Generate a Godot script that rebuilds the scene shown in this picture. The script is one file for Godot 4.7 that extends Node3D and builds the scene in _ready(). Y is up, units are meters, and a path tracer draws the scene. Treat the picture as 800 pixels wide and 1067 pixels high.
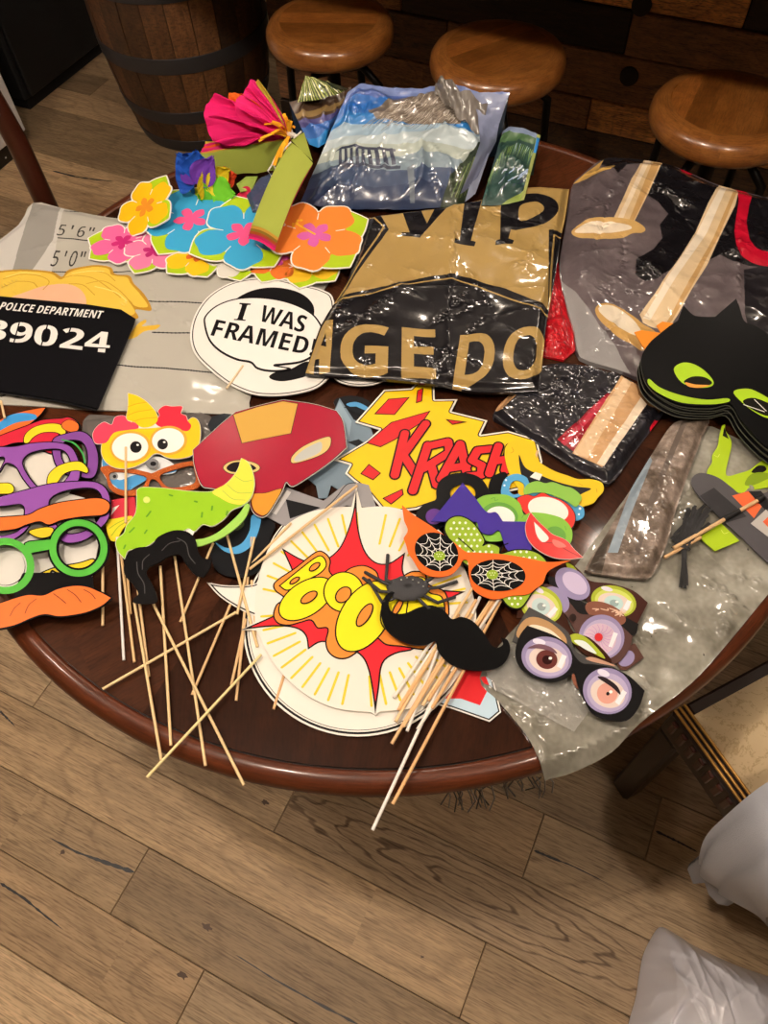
extends Node3D
# Party photo props spread over a round mahogany table in a room with an oak plank floor and a bar.

const T := 0.76            # table top height
const FOC := 801.0         # focal length in pixels of the 800 x 1067 frame
const TC := Vector3(0.012, 0.0, -0.896)   # table centre
const TR := 0.687          # table radius
const TURN := -28.2        # the room (planks, bar) is turned against the camera
var cam_o := Vector3(0, 1.68, 0)
var cam_b: Basis
var room: Transform3D
var rng := RandomNumberGenerator.new()
var mats := {}
var taken := {}
var cur: Node3D
var cur_x: Transform3D
var cur_th := 0.0018
var cur_k := 0.0
var pimg: Image
var porg: Vector2
var psc: float
var nz := FastNoiseLite.new()

func _ready():
	rng.seed = 7
	# camera
	var pitch := deg_to_rad(57.14)
	var roll := deg_to_rad(-3.47)
	var up := Vector3(0, cos(pitch), -sin(pitch))
	var back := Vector3(0, sin(pitch), cos(pitch))
	var right := Vector3(1, 0, 0)
	cam_b = Basis(right * cos(roll) + up * sin(roll), up * cos(roll) - right * sin(roll), back)
	var cam := Camera3D.new()
	cam.name = "camera"
	cam.transform = Transform3D(cam_b, cam_o)
	cam.fov = rad_to_deg(2.0 * atan(533.5 / FOC))
	cam.near = 0.02
	add_child(cam)
	cam.current = true
	# environment: closed room, no daylight
	var we := WorldEnvironment.new()
	we.name = "environment"
	var env := Environment.new()
	env.background_mode = Environment.BG_COLOR
	env.background_color = Color(0.0, 0.0, 0.0)
	env.tonemap_mode = Environment.TONE_MAPPER_LINEAR
	env.tonemap_exposure = 0.84
	env.sdfgi_enabled = true
	env.ssao_enabled = true
	env.ssil_enabled = true
	we.environment = env
	add_child(we)
	room = Transform3D(Basis(Vector3.UP, deg_to_rad(TURN)), Vector3.ZERO)
	# a row of ceiling lamps parallel to the bar
	for q in [[-1.75, 0.10, 1.05, "ceiling downlight towards the white cabinet"], [-0.58, 0.10, 1.75, "ceiling downlight above the front edge of the table"], [0.75, 0.10, 1.0, "ceiling downlight towards the upholstered chair"], [-1.6, 1.6, 0.14, "ceiling downlight over the oak barrel end of the bar"], [-0.85, 1.75, 0.34, "ceiling downlight over the middle of the bar"], [0.05, 1.75, 0.34, "ceiling downlight over the bar beyond the rope pack"], [-0.75, 3.25, 0.4, "ceiling downlight behind the bar beyond the middle stool"], [0.35, 3.25, 0.4, "ceiling downlight behind the bar beyond the rope pack"]]:
		downlight(q[0], q[1], q[2], q[3])
	build_shell()
	build_floor()
	build_bar()
	build_table()
	build_chairs()
	build_backdrops()
	build_luau()
	build_signs()
	build_left_pile()
	build_centre_pile()
	build_eyewear()
	build_witch()
	build_bundle()
	build_floor_things()

# ---------------------------------------------------------------- helpers
func numbered(n: String) -> String:
	if not taken.has(n):
		taken[n] = 0
		return n
	taken[n] += 1
	return "%s_%03d" % [n, taken[n]]

func thing(called, label, category, at = Vector3.ZERO, turn = 0.0, group = ""):
	var o := Node3D.new()
	o.name = numbered(called)
	add_child(o)
	o.position = at
	o.rotation.y = turn
	meta(o, label, category, group)
	return o

func meta(o, label, category, group = "", kind = ""):
	if label: o.set_meta("label", label)
	if category: o.set_meta("category", category)
	if group: o.set_meta("group", group)
	if kind or category: o.set_meta("kind", kind if kind else "thing")

func put(called, mesh, m, parent) -> MeshInstance3D:
	var o := MeshInstance3D.new()
	o.name = called
	o.mesh = mesh
	if m: o.material_override = m
	o.cast_shadow = GeometryInstance3D.SHADOW_CASTING_SETTING_ON
	parent.add_child(o, true)
	return o

func hx(c) -> Color:
	return Color.html(c) if c is String else c

func mt(c, rough = 0.42, coat = 0.0, metal = 0.0, spec = 0.5) -> StandardMaterial3D:
	var key = [c, rough, coat, metal, spec]
	if mats.has(key): return mats[key]
	var m := StandardMaterial3D.new()
	m.albedo_color = hx(c)
	m.roughness = rough
	m.metallic = metal
	m.metallic_specular = spec
	if coat > 0:
		m.clearcoat_enabled = true
		m.clearcoat = coat
		m.clearcoat_roughness = 0.08
	mats[key] = m
	return m

func card_mat(c, rough) -> StandardMaterial3D:
	return mt(c, 0.3 if hx(c).get_luminance() < 0.15 else rough, 0.0, 0.0, 0.2 if hx(c).get_luminance() < 0.15 else 0.34)

class MB:
	var v := PackedVector3Array()
	var n := PackedVector3Array()
	var uv := PackedVector2Array()
	func tri(a: Vector3, b: Vector3, c: Vector3, face = null, ua = Vector2.ZERO, ub = Vector2.ZERO, uc = Vector2.ZERO):
		var q: Vector3 = (c - a).cross(b - a)
		if face != null and q.dot(face) < 0:
			var s := b; b = c; c = s
			var t = ub; ub = uc; uc = t
			q = -q
		q = q.normalized()
		v.append(a); v.append(b); v.append(c)
		n.append(q); n.append(q); n.append(q)
		uv.append(ua); uv.append(ub); uv.append(uc)
	func tris(a, b, c, na, nb, nc, ua = Vector2.ZERO, ub = Vector2.ZERO, uc = Vector2.ZERO):
		var q: Vector3 = (c - a).cross(b - a)
		if q.dot(na + nb + nc) < 0:
			var s = b; b = c; c = s
			var t = nb; nb = nc; nc = t
			var w = ub; ub = uc; uc = w
		v.append(a); v.append(b); v.append(c)
		n.append(na); n.append(nb); n.append(nc)
		uv.append(ua); uv.append(ub); uv.append(uc)
	func quad(a, b, c, d, face = null, ua = Vector2.ZERO, ub = Vector2.ZERO, uc = Vector2.ZERO, ud = Vector2.ZERO):
		tri(a, b, c, face, ua, ub, uc)
		tri(a, c, d, face, ua, uc, ud)
	func mesh() -> ArrayMesh:
		var m := ArrayMesh.new()
		if v.is_empty(): return m
		var a := []
		a.resize(Mesh.ARRAY_MAX)
		a[Mesh.ARRAY_VERTEX] = v
		a[Mesh.ARRAY_NORMAL] = n
		a[Mesh.ARRAY_TEX_UV] = uv
		m.add_surface_from_arrays(Mesh.PRIMITIVE_TRIANGLES, a)
		return m

# box with a small chamfer; uv in metres along x and z
func box_into(mb: MB, lo: Vector3, hi: Vector3, ch := 0.002, uo := Vector2.ZERO):
	var c := (lo + hi) / 2
	var e := (hi - lo) / 2
	ch = minf(ch, 0.45 * minf(e.x, minf(e.y, e.z)))
	var ax := [Vector3.RIGHT, Vector3.UP, Vector3.BACK]
	for i in 3:
		for s in [-1.0, 1.0]:
			var nrm: Vector3 = ax[i] * s
			var a: Vector3 = ax[(i + 1) % 3]
			var b: Vector3 = ax[(i + 2) % 3]
			var ea: float = e[(i + 1) % 3] - ch
			var eb: float = e[(i + 2) % 3] - ch
			var o: Vector3 = c + nrm * e[i]
			var q := [o - a * ea - b * eb, o + a * ea - b * eb, o + a * ea + b * eb, o - a * ea + b * eb]
			var us := []
			for p in q: us.append(uvof(p, i) + uo)
			mb.quad(q[0], q[1], q[2], q[3], nrm, us[0], us[1], us[2], us[3])
	# chamfer strips
	for i in 3:
		var j := (i + 1) % 3
		var k := (i + 2) % 3
		for sj in [-1.0, 1.0]:
			for sk in [-1.0, 1.0]:
				var p1: Vector3 = c + ax[j] * sj * e[j] + ax[k] * sk * (e[k] - ch)
				var p2: Vector3 = c + ax[j] * sj * (e[j] - ch) + ax[k] * sk * e[k]
				var d: Vector3 = ax[i] * (e[i] - ch)
				mb.quad(p1 - d, p1 + d, p2 + d, p2 - d, ax[j] * sj + ax[k] * sk, uvof(p1 - d, j) + uo, uvof(p1 + d, j) + uo, uvof(p2 + d, j) + uo, uvof(p2 - d, j) + uo)
	for sx in [-1.0, 1.0]:
		for sy in [-1.0, 1.0]:
			for sz in [-1.0, 1.0]:
				var s := Vector3(sx, sy, sz)
				var p := c + e * s
				mb.tri(p - Vector3(0, sy, sz) * ch, p - Vector3(sx, 0, sz) * ch, p - Vector3(sx, sy, 0) * ch, s, uo, uo, uo)

func uvof(p: Vector3, i: int) -> Vector2:
	return Vector2(p.z, p.y) if i == 0 else (Vector2(p.x, p.z) if i == 1 else Vector2(p.x, p.y))

func box(lo: Vector3, hi: Vector3, ch := 0.002, uo := Vector2.ZERO) -> ArrayMesh:
	var mb := MB.new()
	box_into(mb, lo, hi, ch, uo)
	return mb.mesh()

# lathe about y: profile of Vector2(r, y), from angle a0 to a1
func lathe(prof, n := 48, a0 := 0.0, a1 := TAU, ends := false) -> ArrayMesh:
	var mb := MB.new()
	var m: int = prof.size()
	var nr := []
	for i in m:
		var p: Vector2 = prof[maxi(i - 1, 0)]
		var q: Vector2 = prof[mini(i + 1, m - 1)]
		var t := (q - p).normalized()
		nr.append(Vector2(t.y, -t.x))
	# profile runs so that its right side is outside
	var L := 0.0
	var ls := [0.0]
	for i in range(1, m):
		L += (prof[i] - prof[i - 1]).length()
		ls.append(L)
	for j in n:
		var b0 := a0 + (a1 - a0) * j / n
		var b1 := a0 + (a1 - a0) * (j + 1) / n
		var d0 := Vector3(cos(b0), 0, sin(b0))
		var d1 := Vector3(cos(b1), 0, sin(b1))
		for i in m - 1:
			var p0: Vector2 = prof[i]
			var p1: Vector2 = prof[i + 1]
			var A := d0 * p0.x + Vector3.UP * p0.y
			var B := d1 * p0.x + Vector3.UP * p0.y
			var C := d1 * p1.x + Vector3.UP * p1.y
			var D := d0 * p1.x + Vector3.UP * p1.y
			var nA: Vector3 = d0 * nr[i].x + Vector3.UP * nr[i].y
			var nB: Vector3 = d1 * nr[i].x + Vector3.UP * nr[i].y
			var nC: Vector3 = d1 * nr[i + 1].x + Vector3.UP * nr[i + 1].y
			var nD: Vector3 = d0 * nr[i + 1].x + Vector3.UP * nr[i + 1].y
			var r := maxf(p0.x, p1.x)
			var uA := Vector2(b0 * r, ls[i]); var uB := Vector2(b1 * r, ls[i])
			var uC := Vector2(b1 * r, ls[i + 1]); var uD := Vector2(b0 * r, ls[i + 1])
			if p0.x > 1e-5: mb.tris(A, B, C, nA, nB, nC, uA, uB, uC)
			if p1.x > 1e-5: mb.tris(A, C, D, nA, nC, nD, uA, uC, uD)
	if ends:
		for e in [a0, a1]:
			var d := Vector3(cos(e), 0, sin(e))
			for i in range(1, m - 1):
				mb.tri(d * prof[0].x + Vector3.UP * prof[0].y, d * prof[i].x + Vector3.UP * prof[i].y, d * prof[i + 1].x + Vector3.UP * prof[i + 1].y)
	return mb.mesh()

# round tube through points
func tube_into(mb: MB, pts, rad, n := 8, cap := true):
	var m: int = pts.size()
	var rings := []
	var side := Vector3.ZERO
	for i in m:
		var t: Vector3 = (pts[mini(i + 1, m - 1)] - pts[maxi(i - 1, 0)]).normalized()
		if side == Vector3.ZERO:
			side = t.cross(Vector3.UP)
			if side.length() < 0.1: side = t.cross(Vector3.RIGHT)
		side = (side - t * side.dot(t)).normalized()
		var oth := t.cross(side)
		var r: float = rad[i] if rad is Array else rad
		var ring := []
		for k in n:
			var a := TAU * k / n
			var d := side * cos(a) + oth * sin(a)
			ring.append([pts[i] + d * r, d])
		rings.append(ring)
	for i in m - 1:
		for k in n:
			var a = rings[i][k]; var b = rings[i][(k + 1) % n]
			var c = rings[i + 1][(k + 1) % n]; var d = rings[i + 1][k]
			mb.tris(a[0], b[0], c[0], a[1], b[1], c[1])
			mb.tris(a[0], c[0], d[0], a[1], c[1], d[1])
	if cap:
		for e in [0, m - 1]:
			var dirn: Vector3 = (pts[0] - pts[1]) if e == 0 else (pts[m - 1] - pts[m - 2])
			for k in range(1, n - 1):
				mb.tri(rings[e][0][0], rings[e][k][0], rings[e][k + 1][0], dirn)

func tube(pts, rad, n := 8) -> ArrayMesh:
	var mb := MB.new()
	tube_into(mb, pts, rad, n)
	return mb.mesh()

# smooth sheet from a grid of points [row][col]
func sheet_mesh(g, closed_u := false) -> ArrayMesh:
	var mb := MB.new()
	var h: int = g.size()
	var w: int = g[0].size()
	var nn := []
	for j in h:
		var row := []
		for i in w:
			var l = g[j][(i - 1 + w) % w if closed_u else maxi(i - 1, 0)]
			var r = g[j][(i + 1) % w if closed_u else mini(i + 1, w - 1)]
			var u = g[maxi(j - 1, 0)][i]
			var d = g[mini(j + 1, h - 1)][i]
			row.append((r - l).cross(d - u).normalized())
		nn.append(row)
	for j in h - 1:
		for i in (w if closed_u else w - 1):
			var k := (i + 1) % w
			var uA := Vector2(float(i) / (w - 1), float(j) / (h - 1)); var uB := Vector2(float(i + 1) / (w - 1), float(j) / (h - 1))
			var uC := Vector2(float(i + 1) / (w - 1), float(j + 1) / (h - 1)); var uD := Vector2(float(i) / (w - 1), float(j + 1) / (h - 1))
			mb.tris(g[j][i], g[j][k], g[j + 1][k], nn[j][i], nn[j][k], nn[j + 1][k], uA, uB, uC)
			mb.tris(g[j][i], g[j + 1][k], g[j + 1][i], nn[j][i], nn[j + 1][k], nn[j + 1][i], uA, uC, uD)
	return mb.mesh()

# ---- from a picture direction to a place on a level plane
func ray(px: float, py: float) -> Vector3:
	return cam_b * Vector3((px - 400.0) / FOC, -(py - 533.5) / FOC, -1.0)

func on_y(px: float, py: float, y: float) -> Vector3:
	var d := ray(px, py)
	return cam_o + d * ((y - cam_o.y) / d.y)

func at(px: float, py: float, h: float) -> Vector3:
	return on_y(px, py, T + h)

# ---- flat cards: a root node on its plane, a body and layers of print
func prop(called, label, cat, ax, ay, h, rx := 0.0, rz := 0.0, th := 0.0018, group := "") -> Node3D:
	cur = Node3D.new()
	cur.name = numbered(called)
	add_child(cur)
	var b := Basis(Vector3.RIGHT, deg_to_rad(rx)) * Basis(Vector3.BACK, deg_to_rad(rz))
	cur_x = Transform3D(b, at(ax, ay, h))
	cur.transform = cur_x
	meta(cur, label, cat, group)
	cur_th = th
	cur_k = 0
	return cur

func loc(px: float, py: float) -> Vector2:
	var d := ray(px, py)
	var nrm := cur_x.basis.y
	var o := cur_x.origin + nrm * cur_th
	var t := (o - cam_o).dot(nrm) / d.dot(nrm)
	var q := cur_x.affine_inverse() * (cam_o + d * t)
	return Vector2(q.x, q.z)

# zoomed tracing frame: points are read as (x / zk + zx, y / zk + zy)
var zx := 0.0
var zy := 0.0
var zk := 1.0
func zoom(x, y, k):
	zx = x; zy = y; zk = k

func L(a) -> PackedVector2Array:
	var r := PackedVector2Array()
	for i in range(0, a.size(), 2):
		r.append(loc(a[i] / zk + zx, a[i + 1] / zk + zy))
	return r

# smooth closed outline; a point written twice is a corner
func S(a, sub := 5) -> PackedVector2Array:
	var p := []
	var corner := []
	var i := 0
	while i < a.size():
		var v := Vector2(a[i], a[i + 1])
		if i + 3 < a.size() and a[i + 2] == a[i] and a[i + 3] == a[i + 1]:
			p.append(v); corner.append(true); i += 4
		else:
			p.append(v); corner.append(false); i += 2
	var out := PackedVector2Array()
	var m := p.size()
	for k in m:
		var p1: Vector2 = p[k]
		var p2: Vector2 = p[(k + 1) % m]
		var p0: Vector2 = p1 * 2 - p2 if corner[k] else p[(k - 1 + m) % m]
		var p3: Vector2 = p2 * 2 - p1 if corner[(k + 1) % m] else p[(k + 2) % m]
		for s in sub:
			var t := float(s) / sub
			var q := 0.5 * (2.0 * p1 + (p2 - p0) * t + (2.0 * p0 - 5.0 * p1 + 4.0 * p2 - p3) * t * t + (3.0 * p1 - p0 - 3.0 * p2 + p3) * t * t * t)
			out.append(loc(q.x / zk + zx, q.y / zk + zy))
	return out

func curve(a, sub := 6) -> PackedVector2Array:
	var out := PackedVector2Array()
	var m: int = a.size() / 2
	for k in m - 1:
		var p1 := Vector2(a[2 * k], a[2 * k + 1])
		var p2 := Vector2(a[2 * k + 2], a[2 * k + 3])
		var p0 := Vector2(a[2 * k - 2], a[2 * k - 1]) if k > 0 else p1 * 2 - p2
		var p3 := Vector2(a[2 * k + 4], a[2 * k + 5]) if k < m - 2 else p2 * 2 - p1
		for s in sub + (1 if k == m - 2 else 0):
			var t := float(s) / sub
			var q := 0.5 * (2.0 * p1 + (p2 - p0) * t + (2.0 * p0 - 5.0 * p1 + 4.0 * p2 - p3) * t * t + (3.0 * p1 - p0 - 3.0 * p2 + p3) * t * t * t)
			out.append(loc(q.x / zk + zx, q.y / zk + zy))
	return out

func E(cx, cy, rx, ry, deg := 0.0, n := 36) -> PackedVector2Array:
	var r := PackedVector2Array()
	var d := deg_to_rad(deg)
	for i in n:
		var a := TAU * i / n
		var q := Vector2(cos(a) * rx, sin(a) * ry).rotated(d) + Vector2(cx, cy)
		r.append(loc(q.x / zk + zx, q.y / zk + zy))
	return r

func biggest(ps) -> PackedVector2Array:
	var best := PackedVector2Array()
	var ba := -1.0
	for p in ps:
		if Geometry2D.is_polygon_clockwise(p): continue
		var a := area(p)
		if a > ba:
			ba = a; best = p
	if best.is_empty():
		for p in ps:
			if area(p) > ba:
				ba = area(p); best = p
	return best

func area(p) -> float:
	var s := 0.0
	for i in p.size():
		s += p[i].cross(p[(i + 1) % p.size()])
	return absf(s) / 2

func grow(p: PackedVector2Array, mm: float) -> PackedVector2Array:
	# worked in millimetres: the clipper rounds small units away
	var q := PackedVector2Array()
	for a in p: q.append(a * 1000.0)
	var r := biggest(Geometry2D.offset_polygon(q, mm, Geometry2D.JOIN_ROUND))
	var out := PackedVector2Array()
	for a in r: out.append(a / 1000.0)
	return out if out.size() > 2 else p

func line(p: PackedVector2Array, mm: float) -> PackedVector2Array:
	var q := PackedVector2Array()
	for a in p: q.append(a * 1000.0)
	var r := biggest(Geometry2D.offset_polyline(q, mm / 2.0, Geometry2D.JOIN_ROUND, Geometry2D.END_ROUND))
	var out := PackedVector2Array()
	for a in r: out.append(a / 1000.0)
	return out

func flat_into(mb: MB, p: PackedVector2Array, y: float, f := Vector3.UP):
	var q := PackedVector2Array()
	for a in p: q.append(a * 1000.0)
	var ix := Geometry2D.triangulate_polygon(q)
	if ix.is_empty():
		q = grow(p, 0.02)
		p = q
		var q2 := PackedVector2Array()
		for a in p: q2.append(a * 1000.0)
		ix = Geometry2D.triangulate_polygon(q2)
		if ix.is_empty():
			print("no triangles ", cur.name, " ", p.size())
	for i in range(0, ix.size(), 3):
		mb.tri(Vector3(p[ix[i]].x, y, p[ix[i]].y), Vector3(p[ix[i + 1]].x, y, p[ix[i + 1]].y), Vector3(p[ix[i + 2]].x, y, p[ix[i + 2]].y), f, p[ix[i]], p[ix[i + 1]], p[ix[i + 2]])

# an outline less its holes, as pieces without holes
func pieces(p: PackedVector2Array, holes) -> Array:
	var ps := [mm_(p)]
	for hole in holes:
		var h := mm_(hole)
		var cx := 0.0
		for v in h: cx += v.x / h.size()
		var nxt := []
		for q in ps:
			for side in [Rect2(cx - 5000.0, -5000.0, 5000.0, 10000.0), Rect2(cx, -5000.0, 5000.0, 10000.0)]:
				var r := PackedVector2Array([side.position, Vector2(side.end.x, side.position.y), side.end, Vector2(side.position.x, side.end.y)])
				for c in Geometry2D.intersect_polygons(q, r):
					for e in Geometry2D.clip_polygons(c, h):
						if area(e) > 0.05: nxt.append(e)
		ps = nxt
	var out := []
	for q in ps:
		var w := PackedVector2Array()
		for v in q: w.append(v / 1000.0)
		out.append(w)
	return out

func mm_(p) -> PackedVector2Array:
	var q := PackedVector2Array()
	for v in p: q.append(v * 1000.0)
	return q

func slab_into(mb: MB, p: PackedVector2Array, y0: float, y1: float, holes := []):
	for q in (pieces(p, holes) if not holes.is_empty() else [p]):
		flat_into(mb, q, y1)
		flat_into(mb, q, y0, Vector3.DOWN)
	var loops := [p]
	loops.append_array(holes)
	for l in loops.size():
		var o_ = loops[l]
		var cw := Geometry2D.is_polygon_clockwise(o_)
		if l > 0: cw = not cw
		for i in o_.size():
			var a: Vector2 = o_[i]
			var b: Vector2 = o_[(i + 1) % o_.size()]
			var o := (b - a).orthogonal() * (-1.0 if cw else 1.0)
			mb.quad(Vector3(a.x, y0, a.y), Vector3(b.x, y0, b.y), Vector3(b.x, y1, b.y), Vector3(a.x, y1, a.y), Vector3(o.x, 0, o.y))

func body(part, p: PackedVector2Array, c, holes := [], rough := 0.4, y0 := 0.0) -> MeshInstance3D:
	var mb := MB.new()
	slab_into(mb, p, y0, cur_th, holes)
	return put(part, mb.mesh(), card_mat(c, rough), cur)

func ink(part, p, c, rough := 0.38, parent = null) -> MeshInstance3D:
	cur_k += 1
	var mb := MB.new()
	var y := cur_th + 0.00007 * cur_k
	if p is Array:
		for q in p: flat_into(mb, q, y)
	else:
		flat_into(mb, p, y)
	return put(part, mb.mesh(), card_mat(c, rough), parent if parent else cur)

# several alike pieces of print on one level
func inks(part, list, c, rough := 0.38, parent = null):
	for i in list.size():
		if i > 0: cur_k -= 0.85
		ink(part, list[i], c, rough, parent)

# fill with a thin dark line round it
func lined(part, p, c, mm := 0.9, dark = "1a1716"):
	ink("outline", p, dark)
	ink(part, grow(p, -mm), c)

func font(fam := "Droid Sans", weight := 700) -> Font:
	var f := SystemFont.new()
	f.font_names = PackedStringArray([fam])
	f.font_weight = weight
	return f

func text_tris(s: String, fam: String) -> Array:
	var tm := TextMesh.new()
	tm.font = font(fam)
	tm.text = s
	tm.font_size = 64
	tm.depth = 0.0
	tm.pixel_size = 0.01
	tm.curve_step = 0.6
	tm.horizontal_alignment = HORIZONTAL_ALIGNMENT_LEFT
	var a := tm.get_mesh_arrays()
	var v: PackedVector3Array = a[Mesh.ARRAY_VERTEX]
	var ix = a[Mesh.ARRAY_INDEX]
	var out := []
	var lo := Vector2(1e9, 1e9); var hi := Vector2(-1e9, -1e9)
	for i in (ix.size() if ix != null else v.size()):
		var q := v[ix[i]] if ix != null else v[i]
		lo = lo.min(Vector2(q.x, q.y)); hi = hi.max(Vector2(q.x, q.y))
		out.append(Vector2(q.x, q.y))
	for i in out.size():
		out[i] = (out[i] - lo) / (hi - lo)
	return out

# lettering between lower-left, lower-right and upper-left points of the picture
func letters(part, s, a, c, fam := "Droid Sans", rough := 0.38):
	cur_k += 1
	var A := loc(a[0] / zk + zx, a[1] / zk + zy)
	var B := loc(a[2] / zk + zx, a[3] / zk + zy)
	var C := loc(a[4] / zk + zx, a[5] / zk + zy)
	var t := text_tris(s, fam)
	var mb := MB.new()
	var y := cur_th + 0.00007 * cur_k
	for i in range(0, t.size(), 3):
		var q := []
		for k in 3:
			var w: Vector2 = A + (B - A) * t[i + k].x + (C - A) * t[i + k].y
			q.append(Vector3(w.x, y, w.y))
		mb.tri(q[0], q[1], q[2], Vector3.UP)
	put(part, mb.mesh(), card_mat(c, rough), cur)

func stick(ax, ay, ha, bx, by, hb, c = "e3c290", r := 0.0019):
	var inv := cur_x.affine_inverse()
	put("stick", tube([inv * at(ax, ay, ha), inv * at(bx, by, hb)], r, 8), mt(c, 0.6), cur)

# ---- folded plastic packs: a wrinkled sheet with a printed texture
func pcol(px, py) -> Vector2:
	return (loc(px / zk + zx, py / zk + zy) - porg) * psc

func fill(p: PackedVector2Array, c):
	# p in local metres
	var q := PackedVector2Array()
	for a in p: q.append((a - porg) * psc)
	fill_px(q, hx(c))

func fill_px(q: PackedVector2Array, c: Color):
	var y0 := 1e9; var y1 := -1e9
	for a in q:
		y0 = minf(y0, a.y); y1 = maxf(y1, a.y)
	var W := pimg.get_width(); var H := pimg.get_height()
	for y in range(maxi(0, int(floor(y0))), mini(H - 1, int(ceil(y1))) + 1):
		var xs := []
		var yc := y + 0.5
		for i in q.size():
			var a := q[i]; var b := q[(i + 1) % q.size()]
			if (a.y <= yc) != (b.y <= yc):
				xs.append(a.x + (yc - a.y) / (b.y - a.y) * (b.x - a.x))
		xs.sort()
		for i in range(0, xs.size() - 1, 2):
			var x0 := maxi(0, int(round(xs[i]))); var x1 := mini(W, int(round(xs[i + 1])))
			if x1 > x0: pimg.fill_rect(Rect2i(x0, y, x1 - x0, 1), c)

func fill_text(s, a, c, fam := "Droid Sans"):
	var A := pcol(a[0], a[1]); var B := pcol(a[2], a[3]); var C := pcol(a[4], a[5])
	var t := text_tris(s, fam)
	for i in range(0, t.size(), 3):
		var q := PackedVector2Array()
		for k in 3: q.append(A + (B - A) * t[i + k].x + (C - A) * t[i + k].y)
		fill_px(q, hx(c))

var wr := {}
func height_at(x: float, z: float) -> float:
	var p := Vector2(x, z)
	var d := 1e9
	var o: PackedVector2Array = wr.poly
	for i in o.size():
		var q := Geometry2D.get_closest_point_to_segment(p, o[i], o[(i + 1) % o.size()])
		d = minf(d, q.distance_to(p))
	var e := smoothstep(0.0, wr.round, d)
	var n3 := nz.get_noise_3d(x * wr.f * 0.3, z * wr.f * 0.3 + 3.0, wr.seed + 80.0)
	var n4 := nz.get_noise_3d(x * wr.f, z * wr.f, wr.seed)
	var y: float = wr.th * (0.35 + 0.65 * e) + wr.amp * (n3 * 0.9 + 0.25 * n4) * (0.25 + 0.75 * e)
	for c in wr.folds:
		var ab: Vector2 = c[1] - c[0]
		var s: float = (p - c[0]).dot(ab) / ab.length_squared()
		if s < -0.2 or s > 1.2: continue
		var f: float = clampf(1.0 - absf(2.0 * s - 1.0), 0.0, 1.0)
		var cd: float = absf((p - c[0]).cross(ab)) / ab.length() + 0.006 * nz.get_noise_2d(s * 6.0, c[3] * 900.0)
		y += c[2] * f * exp(-absf(cd) / c[3]) * (0.3 + 0.7 * e)
	for c in wr.creases:
		var cd := Geometry2D.get_closest_point_to_segment(p, c[0], c[1]).distance_to(p)
		y += c[2] * exp(-cd / c[3])
	if wr.droop:
		var r := Vector2(x + cur_x.origin.x - TC.x, z + cur_x.origin.z - TC.z).length()
		y -= maxf(0.0, r - 0.682) * 0.95
	return y

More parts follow.
